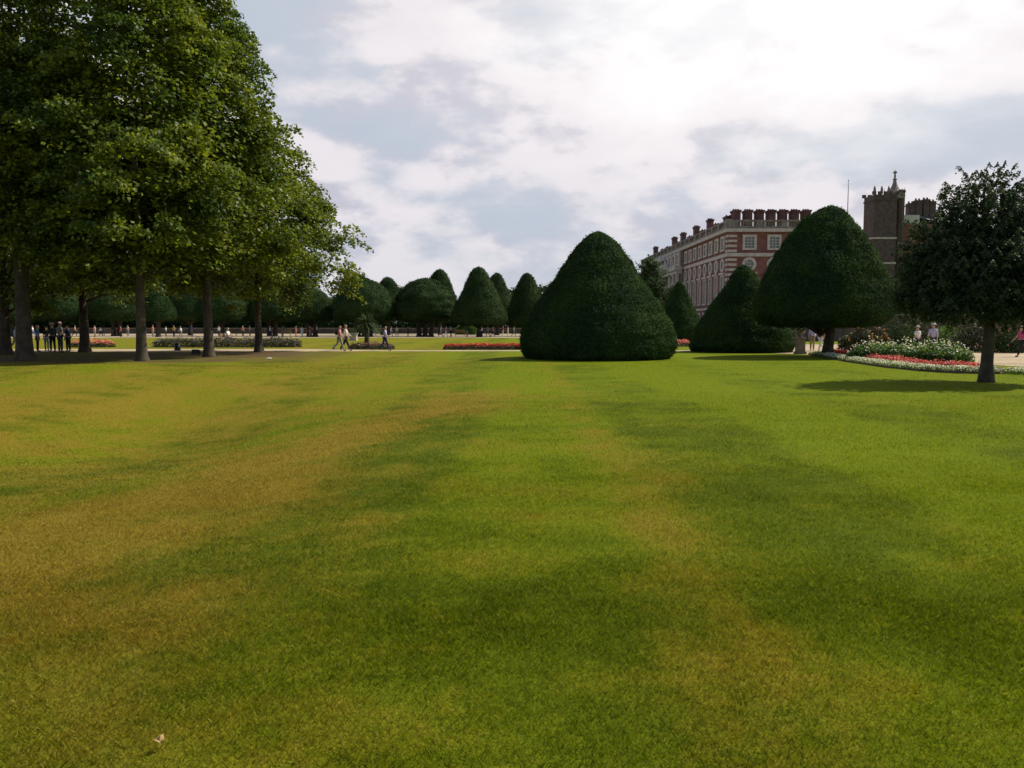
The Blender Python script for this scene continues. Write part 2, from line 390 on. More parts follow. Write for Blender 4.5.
# ------------------------------------------------------------------ foliage builders
def quads_from(c, ax, side, L, Wd):
    """rhombic leaves: centre, long axis, side axis (unit), length, width arrays"""
    L = L[:, None]; Wd = Wd[:, None]
    v = np.stack([c - ax * L * .5, c + side * Wd * .5 - ax * L * .05, c + ax * L * .5, c - side * Wd * .5 - ax * L * .05], 1)
    return v.reshape(-1, 3)
def unit(v): return v / np.maximum(np.linalg.norm(v, axis=1, keepdims=True), 1e-9)
def leaves_mesh(name, V):
    q = np.arange(len(V) // 4) * 4
    return np_mesh(name, V, np.stack([q, q + 1, q + 2, q + 3], 1))
def spray_leaves(rg, cen, outd, n, L, Wd, T, droop, leaf, jit=.55):
    """n leaves per spray around each centre; sprays reach along outd (unit, horizontal-ish)"""
    k = len(cen); cen = np.repeat(cen, n, 0); o = np.repeat(outd, n, 0); N = k * n
    scl = np.repeat(rg.uniform(.65, 1.35, k), n)
    tang = unit(np.cross(o, np.tile([[0, 0, 1.]], (N, 1))))
    u = rg.uniform(-1, 1, N) * scl; v = rg.normal(0, .5, N) * scl * (1.15 - .5 * np.clip(u, -1, 1)); w = rg.normal(0, .5, N)
    # twig-like strands: quantise the side offset a little so the tips break into fingers
    strand = np.round(v * 3) / 3; v = v * .35 + strand * .65 + strand * u * .35
    c = cen + o * (u * L)[:, None] + tang * (v * Wd)[:, None]
    c[:, 2] += w * T - droop * (np.clip(u + .3, 0, 2) ** 2) - .12 * np.abs(v)
    nrm = np.tile([[0, 0, 1.]], (N, 1)) + o * .35 + rg.normal(0, jit, (N, 3)); nrm = unit(nrm)
    a = o + rg.normal(0, .6, (N, 3)); a[:, 2] -= .35; ax = unit(a - nrm * (a * nrm).sum(1)[:, None]); side = np.cross(nrm, ax)
    s = leaf * rg.uniform(.7, 1.35, N)
    return quads_from(c, ax, side, s, s * .78)

def env_r(t, kind):
    tabs = {'tall': ([0, .06, .14, .25, .4, .55, .7, .85, .95, 1], [.35, .8, .97, 1.0, .92, .76, .56, .34, .17, .03]),
            'cone': ([0, .05, .15, .28, .42, .58, .72, .86, .96, 1], [.4, .85, 1.0, .93, .80, .64, .50, .34, .17, .03])}
    return np.interp(t, *tabs[kind])
def lime_crown(seed, z0, z1, Rm, kind, n_out=640, n_in=230, per=85, leaf=.165):
    rg = np.random.default_rng(seed)
    def clusters(k, lo, hi, flat=1.0):
        t_ = rg.random(k * 3); t_ = t_[rg.random(k * 3) < env_r(t_, kind) * .95 + .05][:k]
        a = rg.random(len(t_)) * 2 * math.pi
        lob = .70 + .58 * fbm(a * 1.5 + seed, t_ * 6 + seed * 3, 3) + .06 * np.sin(a * 3 + t_ * 9 + seed)
        r = np.maximum(Rm * env_r(t_, kind) * lob * rg.uniform(lo, hi, len(t_)), .1)
        return np.stack([r * np.cos(a), r * np.sin(a), z0 + (z1 - z0) * t_], 1)
    def around(cc, m_, sx, sz):
        c = np.repeat(cc, m_, 0); d = rg.normal(0, 1, c.shape) * [sx, sx, sz]
        c = c + d; c[:, 2] -= .30 * np.maximum(0, np.hypot(d[:, 0], d[:, 1]) - .3)
        o = np.stack([c[:, 0], c[:, 1], 0 * c[:, 0]], 1) ; o = unit(o) + np.stack([d[:, 0], d[:, 1], 0 * d[:, 0]], 1) * .7 + [0, 0, .08]
        return c, unit(o)
    c, o = around(clusters(n_out // 9, .74, 1.08), 9, .50, .36); A = spray_leaves(rg, c, o, per, .55, .48, .20, .26, leaf, .8)
    c, o = around(clusters(n_in, .25, .8), 1, .3, .3); B = spray_leaves(rg, c, o, per // 2, 1.0, .9, .35, .1, leaf * 1.5)
    c, o = around(clusters(n_out // 5, .72, .92), 1, .4, .4); Cc = spray_leaves(rg, c, o, per // 2, .9, .8, .3, .2, leaf * 1.2)
    return leaves_mesh('crown', np.concatenate([A, B, Cc]))
def trunk_mesh(seed, H, r0, zl, z1, Rm, kind, nl=26, flare=1.5):
    rg = random.Random(seed); b = MB()
    pts = []; rad = []
    for i in range(9):
        z = H * i / 8; pts.append((.10 * math.sin(i * .9 + seed) * (i / 8), .10 * math.cos(i * 1.1 + seed) * (i / 8), z)); rad.append(r0 * (1 - .9 * i / 8))
    pts = [(0, 0, -.15), (0, 0, .05), (0, 0, .35), (0, 0, 1.0)] + pts[1:]; rad = [r0 * flare * 1.08, r0 * flare, r0 * 1.14, r0] + rad[1:]
    b.tube(pts, rad, 12)
    for i in range(nl):
        tt = (i + .5) / nl; z = zl + (z1 - zl) * tt * .85; a = i * 2.4 + rg.random()
        rr = Rm * float(env_r(max(0, (z - zl) / (z1 - zl)), kind)) * .82; up = .25 + .5 * tt
        p = [(0, 0, z - .3)]; 
        for k in (.25, .5, .75, 1): p.append((math.cos(a + .1 * k) * rr * k, math.sin(a + .1 * k) * rr * k, z - .3 + rr * up * k + .25 * math.sin(k * 3)))
        q = r0 * (.32 - .17 * tt); b.tube(p, [q, q * .8, q * .6, q * .4, q * .18], 6)
    return b
def tree(name, label, cat, x, y, crown_me, trunk_b, mleaf, mbark, rz=0, sc=1.0, group=None):
    z = float(ground_h(x, y)); r = thing(name, label, cat, (x, y, z), rz, group); r.scale = (sc, sc, sc)
    new_obj('crown', crown_me, mleaf if not crown_me.materials else None, r)
    if isinstance(trunk_b, MB): trunk_b.build('trunk', mbark, r)
    else: new_obj('trunk', trunk_b, None, r)
    return r

# --- the limes on the left
limes = [  # px, Y, z0, z1, R, kind, trunk r, n_out, label
    (25, 37.0, 4.8, 20.5, 3.9, 'tall', .35, 900, 'tall lime tree with the thickest pale trunk, nearest the left edge of the lawn'),
    (142, 36.6, 4.2, 21.5, 4.1, 'tall', .225, 840, 'tall lime tree with a straight dark trunk standing forward between two thicker groups of trunks'),
    (209, 41.5, 4.0, 20.0, 4.1, 'tall', .24, 920, 'tall lime tree with a small black box by its trunk'),
    (259, 49.0, 3.8, 14.2, 5.5, 'cone', .22, 700, 'shorter lime tree ending the row, with long low branches over the path'),
    (85, 49.5, 3.6, 19.5, 5.6, 'tall', .28, 640, 'lime tree with a flaring trunk foot, right of the shaded group of people'),
    (6, 45.0, 2.9, 19.0, 5.4, 'tall', .28, 600, 'shaded lime tree half out of the picture behind the thick pale trunk'),
]
for i, (px, Y, z0, z1, Rm, kd, tr, no, lab) in enumerate(limes):
    cm = lime_crown(40 + i, z0, z1, Rm, kd, no); cm.materials.append(M['lime_leaf'])
    tb = trunk_mesh(i, z1 * .93, tr, z0 - .6, z1, Rm, kd)
    tree('lime_tree', lab, 'tree', X_at(px, Y), Y, cm, tb, None, M['bark'], group='lime trees along the left side')

# --- clipped yews
def yew_crown(seed, prof, z0, H, Rm, n, leaf, lean=(0, 0), rough=.06, closed=True):
    """prof: list of (t, r) from bottom (t=0) to top (t=1) as share of H and Rm"""
    rg = np.random.default_rng(seed)
    tt = np.array([p[0] for p in prof]); rr = np.array([p[1] for p in prof])
    # fine profile along its length
    K = 40; s = np.linspace(0, 1, K); seg = np.concatenate([[0], np.cumsum(np.hypot(np.diff(tt) * H, np.diff(rr) * Rm))]); seg /= seg[-1]
    T = np.interp(s, seg, tt); Rr = np.interp(s, seg, rr) * Rm
    def surf(a, q):
        t_ = np.interp(q, s, T); r = np.interp(q, s, Rr)
        x1 = np.cos(a) * 2.2 + seed; y1 = np.sin(a) * 2.2 + t_ * H * .55
        d = (fbm(x1 + 9, y1 + 4, 4) - .5) * rough * 7.0 * np.minimum(1, r / (.3 * Rm))
        d = d + (fbm(x1 * 1.0, t_ * H * 3.2 + y1 * .3, 3) - .5) * rough * 3.4
        r = np.maximum(r + d * Rm * .28, 0.01)
        return np.stack([r * np.cos(a) + lean[0] * t_ ** 2, r * np.sin(a) + lean[1] * t_ ** 2, z0 + t_ * H + d * .1], -1)
    na = 56; A, Q = np.meshgrid(np.linspace(0, 2 * math.pi, na, endpoint=False), s)
    body = surf(A.ravel(), Q.ravel())
    cen = body.reshape(K, na, 3).mean(1, keepdims=True); body = (body.reshape(K, na, 3) - (body.reshape(K, na, 3) - cen) * np.array([.03, .03, 0]))
    body = body.reshape(-1, 3)
    f = []
    for i in range(K - 1):
        for k in range(na): f.append((i * na + k, i * na + (k + 1) % na, (i + 1) * na + (k + 1) % na, (i + 1) * na + k))
    # tufts spread by area
    area = Rr + .05 * Rm; cdf = np.cumsum(area); cdf /= cdf[-1]
    q = np.interp(rg.random(n), cdf, s); a = rg.random(n) * 2 * math.pi
    p = surf(a, q); e = .01
    du = surf(a + .02, q) - p; dv = surf(a, np.clip(q + e, 0, 1)) - surf(a, np.clip(q - e, 0, 1))
    nr = unit(np.cross(du, dv)); nr = np.where(np.isfinite(nr), nr, [0, 0, 1])
    p = p + nr * rg.uniform(-.35, .55, n)[:, None] * leaf + 0
    stick = rg.random(n) < .07; p[stick] += nr[stick] * leaf * rg.uniform(.2, 1.3, (int(stick.sum()), 1))
    nn = unit(nr + rg.normal(0, .55, (n, 3))); ax = rg.normal(0, 1, (n, 3)) + np.array([0, 0, .8]); ax = unit(ax - nn * (ax * nn).sum(1)[:, None])
    sz = leaf * rg.uniform(.6, 1.5, n)
    V = quads_from(p, ax, np.cross(nn, ax), sz, sz * .6)
    b = len(body); q4 = np.arange(n) * 4 + b
    faces = np.concatenate([np.array(f), np.stack([q4, q4 + 1, q4 + 2, q4 + 3], 1)])
    # caps
    me = np_mesh('crown', np.concatenate([body, V]), faces)
    return me
CONE = [(0, .90), (.04, .97), (.10, 1.0), (.2, .985), (.32, .90), (.47, .75), (.63, .57), (.77, .42), (.88, .285), (.95, .175), (.985, .09), (1, .0)]
DOME = [(0, 0), (.0, .55), (.015, .85), (.07, .99), (.18, 1.0), (.32, .95), (.5, .83), (.68, .67), (.82, .50), (.91, .36), (.97, .2), (1, 0)]
BELL = [(0, 0), (.0, .5), (.02, .9), (.10, 1.0), (.25, .93), (.42, .78), (.6, .58), (.76, .43), (.88, .31), (.95, .21), (.99, .1), (1, 0)]
ROUND = [(0, 0), (.0, .6), (.04, .9), (.18, 1.0), (.38, .98), (.58, .87), (.76, .67), (.89, .44), (.97, .2), (1, 0)]
SHARP = [(0, .93), (.08, 1.0), (.25, .91), (.45, .71), (.65, .48), (.82, .29), (.92, .18), (.975, .10), (1, 0)]
def yew(px, Y, top_py, bot_py, hw, prof, label, n, leaf, trunk=0, lean=(0, 0), m='yew', seed=None, rough=.06, rz=0, name='yew_tree', group=None, nt=1, tx=0.0):
    ztop = Z_at(top_py, Y); z0 = max(0, Z_at(bot_py, Y)) if trunk else -.02
    x = X_at(px, Y, ztop * .3); Rm = hw / F * depth(Y, ztop * .3)
    r = thing(name, label, 'clipped tree' if prof is not None else 'tree', (x, Y, float(ground_h(x, Y))), rz, group)
    cm = yew_crown(seed if seed is not None else int(px + Y), prof, z0, ztop - z0, Rm, n, leaf, lean, rough)
    new_obj('crown', cm, M[m], r)
    b = MB(); tr = trunk if trunk else .2
    rg = random.Random(int(px))
    for k in range(nt):
        ox = (k - (nt - 1) / 2) * tr * 2.6 + tx
        b.tube([(ox, 0, -.1), (ox, 0, .06), (ox, 0, .5), (ox * 1.2 + .05, .03, max(z0, 1) * .8), (ox * 1.5 - .05, 0, z0 + (ztop - z0) * .45)], [tr * 1.5, tr * 1.35, tr, tr * .9, tr * .4], 10)
    if trunk:
        for k in range(6):
            a = k * 1.05 + .3; b.tube([(0, 0, z0 * .75), (math.cos(a) * Rm * .35, math.sin(a) * Rm * .35, z0 + .35), (math.cos(a) * Rm * .6, math.sin(a) * Rm * .6, z0 + .8)], [tr * .5, tr * .35, tr * .15], 6)
    b.build('trunk', M['bark_dark'], r)
    return r
G1 = 'clipped yews on the lawn'
yew(597, 40.0, 232, 361, 77, CONE, 'huge cone of dark clipped yew reaching the ground in the middle of the lawn', 120000, .075, group=G1, rough=.05)
yew(742, 50.0, 265, 353, 51, SHARP, 'low broad pointed yew cone touching the ground, left of the domed yew on a trunk', 60000, .085, group=G1, rough=.06, seed=3)
yew(679, 84.0, 281, 340, 25, SHARP, 'small sharp yew cone standing below the corner of the brick palace', 26000, .11, group=G1, seed=4)
yew(821, 41.8, 206, 326, 66, [(0, 0), (.0, .55), (.015, .85), (.07, .97), (.18, 1.0), (.32, .93), (.5, .80), (.68, .62), (.82, .45), (.91, .31), (.97, .16), (1, 0)], 'tall domed yew lifted on a single dark trunk beside the flower bed', 110000, .08, trunk=.27, tx=.42, lean=(.35, 0), group=G1, rough=.06, seed=5)
yew(776, 53.0, 318, 353, 14, ROUND, 'small rounded yew bush bulging from the right foot of the broad cone', 12000, .08, group=G1, seed=6)
G2 = 'far yews in a row beyond the lawn'
far = [  # px, Y, top, bottom, hw, profile, label, rough, nt
    (364, 120, 278, 321, 31, ROUND, 'wide mushroom shaped far yew just right of the last lime tree', .06, 3),
    (356, 140, 273, 318, 20, ROUND, 'far yew with a flat tufted top showing above the wide mushroom yew', .16, 1),
    (388, 142, 277, 320, 17, DOME, 'far domed yew peeping out right of the wide mushroom yew', .06, 1),
    (425, 122, 278, 321, 31, ROUND, 'far yew with a loose see-through rounded crown on several stems', .15, 3),
    (440, 146, 269, 318, 18, DOME, 'far tall dome of yew rising behind the loose rounded yew', .06, 1),
    (479, 118, 267, 325, 28, BELL, 'far bell shaped yew with the highest pointed top left of the huge cone', .05, 1),
    (497, 142, 273, 322, 20, BELL, 'far bell shaped yew half hidden between two nearer pointed yews', .05, 1),
    (527, 124, 273, 325, 22, BELL, 'far pointed yew closest to the left flank of the huge cone', .05, 1),
    (312, 122, 288, 321, 24, ROUND, 'far rounded yew seen under the long low lime branches', .08, 2),
    (272, 128, 287, 321, 28, ROUND, 'far broad yew behind the shortest lime tree', .08, 2),
    (222, 124, 289, 321, 26, ROUND, 'far rounded yew between the two right-hand lime trunks', .08, 1),
    (190, 136, 284, 320, 24, DOME, 'far domed yew left of the lime tree with the black box', .08, 1),
    (158, 116, 291, 320, 17, DOME, 'small lighter green far dome right of the straight dark lime trunk', .05, 1),
    (116, 128, 286, 320, 27, ROUND, 'far wide dark yew between the flared trunk and the straight dark trunk', .08, 2),
    (60, 126, 288, 320, 26, ROUND, 'far dark yew behind the group of people in the shade', .08, 1),
    (12, 122, 287, 320, 27, DOME, 'far yew at the left edge of the view behind the lime trunks', .08, 1),
]
for i, (px, Y, tp, bt, hw, pr, lab, rgh, nt) in enumerate(far):
    yew(px, Y, tp, bt, hw, pr, lab, 15000, .17, trunk=.35, m='yew_far', seed=20 + i, rough=rgh, group=G2, nt=nt)

# --- loose round trees
def blob_tree(name, label, cat, x, Y, lobes, n, leaf, m, bark, trunk, trunk_top, seed, per=60, sp=.38, group=None, shell=.55, wob=.32):
    """lobes: (dx, dy, z, rx, ry, rz) ellipsoids; leaves in sprays through each lobe's outer shell"""
    rg = np.random.default_rng(seed); root = thing(name, label, cat, (x, Y, 0), 0, group)
    vol = np.array([l[3] * l[5] for l in lobes]); num = (n * vol / vol.sum()).astype(int); parts = []
    for l, k in zip(lobes, num):
        d = unit(rg.normal(0, 1, (k, 3))); rad = (shell + (1 - shell) * rg.random(k) ** .6) * (1.02 - .16 * rg.random(k))
        lob = 1.02 - wob / 2 + wob * fbm(d[:, 0] * 2.3 + seed + d[:, 2], d[:, 1] * 2.3 + d[:, 2] * 2, 3)
        c = d * (rad * lob)[:, None] * np.array(l[3:6]) + np.array(l[0:3])
        o = d.copy(); o[:, 2] = np.abs(o[:, 2]) * .5 + .15
        parts.append(spray_leaves(rg, c, unit(o), per, sp, sp * .8, sp * .35, .05, leaf, .8))
    cm = leaves_mesh('crown', np.concatenate(parts)); new_obj('crown', cm, M[m], root)
    b = MB(); b.tube([(0, 0, -.1), (0, 0, .08), (0, 0, .5), (.03, 0, trunk_top * .5), (0, 0, trunk_top)], [trunk * 1.55, trunk * 1.35, trunk, trunk * .9, trunk * .8], 10)
    for l in lobes:
        for k in range(5):
            dd = unit(rg.normal(0, 1, (1, 3)))[0]; e = np.array(l[:3]) + dd * np.array(l[3:6]) * .6; mid = np.array([e[0] * .35, e[1] * .35, trunk_top * .6 + e[2] * .4])
            b.tube([(0, 0, trunk_top * .85), tuple(mid), tuple(e)], [trunk * .5, trunk * .3, trunk * .08], 6)
    b.build('trunk', M[bark], root); return root
Yr = 22.9; xr = X_at(986, Yr); s_ = Yr / F
def lb(px, py, rx, ry, dyy=0, ryy=None): return ((px - 986) * s_, dyy, Z_at(py, Yr), rx * s_, (ryy or rx) * s_, ry * s_)
blob_tree('holly_tree', 'dark glossy holly tree with a two stage rounded crown at the right', 'tree', xr, Yr,
          [lb(979, 212, 50, 50), lb(930, 258, 38, 52), lb(985, 272, 84, 54), lb(1042, 240, 54, 68), lb(945, 290, 54, 36, -.3), lb(1010, 294, 64, 36, -.2), lb(985, 252, 56, 56), lb(925, 288, 34, 34, .4)],
          4600, .056, 'holly', 'bark_dark', .165, 2.6, 77, per=60, sp=.11, shell=.25, wob=.2)
blob_tree('broadleaf_tree', 'loose light leaved tree in front of the far end of the palace', 'tree', X_at(650, 120), 120,
          [(0, 0, 8.5, 2.7, 2.7, 3.0), (1.0, 0, 5.2, 3.2, 3.0, 3.4), (-.8, .5, 6.0, 2.6, 2.6, 3.0), (.3, 0, 10.2, 1.6, 1.6, 1.7)], 330, .24, 'far_leaf', 'bark_dark', .3, 3.2, 5, per=50, sp=.7)

# ------------------------------------------------------------------ the palace
KX, KY = X_at(728, 138, 15), 138.0
FX = X_at(651, 208, 15) - KX; LD = Vector((FX, 70.0)).normalized()          # direction of the receding face
LANG = math.atan2(-LD.y, -LD.x)                                              # local +x runs back towards the corner
palace = thing('brick_palace', 'long red brick palace with pale stone window frames, quoins, balustrade and a row of chimneys', 'palace', (KX, KY, 0))
def face(u, w, side):
    """side 'R': u along +x, outward w towards the camera; side 'L': u away along the receding face"""
    if side == 'R': return (u, -w)
    nrm = Vector((-LD.y, LD.x)); return (LD.x * u + nrm.x * w, LD.y * u + nrm.y * w)
def fbox(b, side, u0, u1, w0, w1, z0, z1, mi=0):
    p = [face(u0, w0, side), face(u1, w0, side), face(u1, w1, side), face(u0, w1, side)]
    b.prism(p, z0, z1, mi)
RLEN, LLEN = 21.0, 84.0
far_pt = LD * LLEN
b = MB(); b.prism([(0, 0), (RLEN, 0), (RLEN - .5, LLEN), (far_pt.x, far_pt.y)], -.2, 17.75); b.build('wall', M['brick'], palace)
def band(name, z0, z1, w, m, u0=-.0):
    b = MB()
    c = [(-w, -w), (RLEN, -w), (RLEN, -.0015), (0, 0)]
    q = face(LLEN, w, 'L'); k = face(0, w, 'L')
    b.prism([(k[0], -w), (RLEN, -w), (RLEN, .3), (.3, .3), face(LLEN, -.3, 'L'), q], z0, z1)
    return b.build(name, m, palace)
band('cornice', 17.60, 18.15, .55, M['stone']); band('string_course', 13.45, 14.05, .22, M['stone']); band('string_course', 4.55, 4.95, .2, M['stone'])
band('plinth', -.1, .9, .18, M['stone_dark'])
# balustrade
b = MB()
for sd_, ln in (('R', RLEN), ('L', LLEN)):
    fbox(b, sd_, .42, ln, -.38, .38, 18.152, 18.55); fbox(b, sd_, .42, ln, -.34, .34, 19.35, 19.62)
    u = .42
    while u < ln - 1:
        fbox(b, sd_, u, u + 1.1, -.36, .36, 18.552, 19.348)
        v_ = u + 1.35
        while v_ < min(u + 4.1, ln): fbox(b, sd_, v_, v_ + .17, -.09, .09, 18.552, 19.348); v_ += .36
        u += 4.25
b.box(-.42, .4, -.42, .4, 18.156, 19.75)
b.build('balustrade', M['stone_dark'], palace)
b = MB()
b.add([(1.2, 1.2, 17.8), (RLEN - 1, 1.2, 17.8), (RLEN - 1.5, LLEN - 1, 17.8), (far_pt.x + 1.2, LLEN - 1, 17.8), (4, 5, 19.2), (RLEN - 4, 5, 19.2), (RLEN - 4.5, LLEN - 5, 19.2), (far_pt.x + 4, LLEN - 5, 19.2)],
      [(0, 1, 5, 4), (1, 2, 6, 5), (2, 3, 7, 6), (3, 0, 4, 7), (4, 5, 6, 7)]); b.build('roof', M['lead'], palace)
# quoins
b = MB(); b2 = MB()
z = 14.2
while z < 17.4: 
    for q_, sd_ in ((b, 'R'), (b2, 'L')): fbox(q_, sd_, .0 if sd_ == 'R' else .1, 1.5 if sd_ == 'R' else 1.2, -.1, .10, z, z + .42)
    z += .84
b2.build('quoins', M['stone'], palace); b.build('quoins', M['stone'], palace); b = MB(); b2 = MB()
z = 5.15
while z < 13.2:
    for q_, sd_ in ((b, 'R'), (b2, 'L')): fbox(q_, sd_, .0 if sd_ == 'R' else .1, 1.5 if sd_ == 'R' else 1.2, -.1, .10, z, z + .42)
    z += .84
b2.build('quoins', M['stone'], palace)
b.build('quoins', M['stone'], palace)
# windows
def ring_rect(b, w, h, t_, d):
    b.box(-w / 2, w / 2, -d, .02, h / 2 - t_, h / 2); b.box(-w / 2, w / 2, -d - .06, .02, -h / 2, -h / 2 + t_ * .8)
    b.box(-w / 2, -w / 2 + t_, -d + .003, .02, -h / 2 + t_ * .8, h / 2 - t_); b.box(w / 2 - t_, w / 2, -d + .003, .02, -h / 2 + t_ * .8, h / 2 - t_)
def win_rect(w, h, t_, nb, nh, head=False):
    b = MB(); ring_rect(b, w, h, t_, .20); iw = w - 2 * t_; z0 = -h / 2 + t_ * .8; z1 = h / 2 - t_
    for i in range(1, nb): x = -iw / 2 + iw * i / nb; b.box(x - .04, x + .04, -.07, .01, z0, z1)
    for i in range(1, nh): z = z0 + (z1 - z0) * i / nh; b.box(-iw / 2, iw / 2, -.065, .012, z - .04, z + .04)
    if head: b.box(-w / 2 - .25, w / 2 + .25, -.42, .02, h / 2 + .004, h / 2 + .34)
    p = MB(); p.box(-iw / 2, iw / 2, -.03, .015, z0, z1)
    return b, p
def win_round(r, ri):
    b = MB(); n = 28; v = []
    for y in (-.2, .02):
        for rr in (r, ri):
            v += [(rr * math.cos(2 * math.pi * k / n), y, rr * math.sin(2 * math.pi * k / n)) for k in range(n)]
    f = []
    for k in range(n):
        j = (k + 1) % n; f += [(k, j, n + j, n + k), (2 * n + k, 3 * n + k, 3 * n + j, 2 * n + j), (k, 2 * n + k, 2 * n + j, j), (n + k, n + j, 3 * n + j, 3 * n + k)]
    b.add(v, f)
    for q in (-ri * .33, ri * .33):
        L = math.sqrt(ri * ri - q * q) * .98; b.box(q - .035, q + .035, -.07, .01, -L, L); b.box(-L, L, -.064, .012, q - .035, q + .035)
    p = MB(); v = [(ri * math.cos(2 * math.pi * k / n), -.03, ri * math.sin(2 * math.pi * k / n)) for k in range(n)]; p.add(v, [tuple(range(n))])
    return b, p
WT = {'top': (win_rect(2.4, 2.6, .42, 3, 4), 15.85, 'window'), 'round': (win_round(1.22, .74), 12.15, 'round_window'),
      'tall': (win_rect(2.2, 5.0, .36, 4, 7, True), 8.0, 'tall_window'), 'low': (win_rect(2.1, 2.8, .36, 3, 5), 2.75, 'window')}
WM = {}
for k, ((fb, pb), zc, nm) in WT.items():
    fo = fb.build(nm, M['stone'], palace); po = pb.build('pane', M['glass'], fo); WM[k] = [fo, po, False]
def place_win(k, side, u):
    fo, po, used = WM[k]; zc = WT[k][1]
    if used: fo2 = fo.copy(); C.objects.link(fo2); po2 = po.copy(); C.objects.link(po2); po2.parent = fo2; fo = fo2
    WM[k][2] = True; p = face(u, .0, side); fo.location = (p[0], p[1], zc); fo.rotation_euler = (0, 0, 0 if side == 'R' else LANG)
for i in range(4):
    for k in WT: place_win(k, 'R', 3.65 + 4.22 * i)
for i in range(8):
    for k in WT: place_win(k, 'L', 2.9 + 3.98 * i)
# stone centrepiece on the long face
b = MB(); fbox(b, 'L', 32.6, 64, .004, .8, 0, 17.55); b.build('centrepiece', M['stone_dark'], palace)
b = MB(); fbox(b, 'L', 32.3, 64.3, .5, 1.75, 12.7, 13.3); fbox(b, 'L', 32.1, 64.5, .5, 2.1, 13.35, 14.2); b.build('entablature', M['stone'], palace)
for i in range(9):
    u = 33.2 + i * 3.72
    b = MB(); b.box(-.5, .5, -.5, .5, 0, .5); b.lathe([(.48, .5), (.50, 3), (.42, 7.0), (.46, 7.1), (.62, 7.55)], 14); o = b.build('column', M['stone'], palace); p = face(u, 1.25, 'L'); o.location = (p[0], p[1], 5.15)
    b = MB(); fbox(b, 'L', u - .45, u + .45, .79, 1.15, 14.204, 17.5); b.build('pilaster', M['stone'], palace)
b = MB()
tri = [(41.5, 14.25), (56.0, 14.25), (48.75, 17.6)]
pa = [face(u, 1.2, 'L') + (z,) for u, z in tri]; pb_ = [face(u, 2.2, 'L') + (z,) for u, z in tri]
b.add(pa + pb_, [(0, 1, 2), (5, 4, 3), (0, 3, 4, 1), (1, 4, 5, 2), (2, 5, 3, 0)]); b.build('pediment', M['stone'], palace)
for i in range(7): 
    for k in ('top', 'tall'):
        fo, po, _ = WM[k]; fo2 = fo.copy(); C.objects.link(fo2); po2 = po.copy(); C.objects.link(po2); po2.parent = fo2
        p = face(35.06 + i * 3.72, .82, 'L'); fo2.location = (p[0], p[1], WT[k][1]); fo2.rotation_euler = (0, 0, LANG)
# chimneys
def chimney(x, y, w, d, z0, z1, small=False):
    b = MB(); b.box(-w / 2, w / 2, -d / 2, d / 2, z0, z1 - .55); b.box(-w / 2 - .06, w / 2 + .06, -d / 2 - .09, d / 2 + .09, z1 - .546, z1 - .34)
    b.box(-w / 2 - .13, w / 2 + .13, -d / 2 - .2, d / 2 + .2, z1 - .336, z1 - .12)
    for k in range(2 if small else 3): 
        xx = -w / 2 + w * (k + .5) / (2 if small else 3); b.lathe([(.17, z1 - .13), (.15, z1 + .12), (.18, z1 + .16)], 8, (xx, 0, 0))
    o = b.build('chimney', M['brick_dark'], palace); o.location = (x, y, 0)
ztop = Z_at(210, 143)
for px in (735.5, 747.2, 758.8, 770.4, 782, 793.6, 805.2): chimney(X_at(px, 143, 20) - KX, 5, 1.22, 2.0, 17.9, ztop)
chimney(X_at(728, 145, 20) - KX, 7, 1.2, 2, 17.9, Z_at(216, 145), True); chimney(X_at(812, 145, 20) - KX, 7, 1.2, 2, 17.9, Z_at(216, 145), True)
for px, sm in ((715, 1), (708, 0), (702, 1), (695, 0), (689, 1), (682, 0), (677, 1), (673, 0), (667, 1), (662, 1), (655, 0)):
    best = min(range(5, 83), key=lambda s: abs(512 + F * (KX + LD.x * s + 2.3) / ((KY + s) * .997) - px))
    chimney(LD.x * best + 2.3, LD.y * best, 1.0, 1.7, 17.9, 21.0 if sm else 22.5, bool(sm))
# flagpole on the palace roof
b = MB(); b.lathe([(.09, 0), (.07, 8), (.04, Z_at(181, 150) - 18.4)], 8); b.lathe([(.02, Z_at(181, 150) - 18.4), (.13, Z_at(181, 150) - 18.3), (.02, Z_at(181, 150) - 18.15)], 8)
o = b.build('flagpole', M['stone_dark']); o.location = (X_at(848, 150, 25), 150, 18.4); tag(o, 'thin bare flagpole rising above the domed yew', 'flagpole')

# ------------------------------------------------------------------ the old tower beyond
TY = 190.0; tx0, tx1 = X_at(874, TY, 30), X_at(897, TY, 30); tw = tx1 - tx0; tz = Z_at(194.5, TY)
tower = thing('brick_tower', 'square dark brick gatehouse tower with battlements and a stone spire', 'tower', ((tx0 + tx1) / 2, TY, 0))
h = tw / 2
b = MB(); b.box(-h, h, 0, tw, -.1, tz); b.build('shaft', M['brick_tower'], tower)
b = MB()
for z in (Z_at(239, TY), Z_at(264, TY)): b = MB(); b.box(-h - .16, h + .16, -.16, tw + .16, z, z + .42); b.build('string_course', M['stone'], tower)
b = MB(); b.box(-h - .14, h + .14, -.14, tw + .14, tz - 1.3, tz - .95)
for k in range(5):
    x = -h + tw * k / 4
    for y in (0, tw): b.box(x - .42, x + .42, y - .12, y + .3, tz + .003, tz + .75)
b.build('battlement', M['brick_tower'], tower)
for sx in (-1, -.33, .33):
    b = MB(); b.box(-.22, .22, -.22, .22, 0, 1.1); b.lathe([(.22, 1.1), (.30, 1.25), (.05, 1.9), (.01, 2.0)], 6); o = b.build('pinnacle', M['stone_dark'], tower); o.location = (sx * (h - .2), .35, tz + .2)
sx = X_at(894.5, TY + 4, 34) - (tx0 + tx1) / 2; zs = Z_at(170, TY + 4)
b = MB()
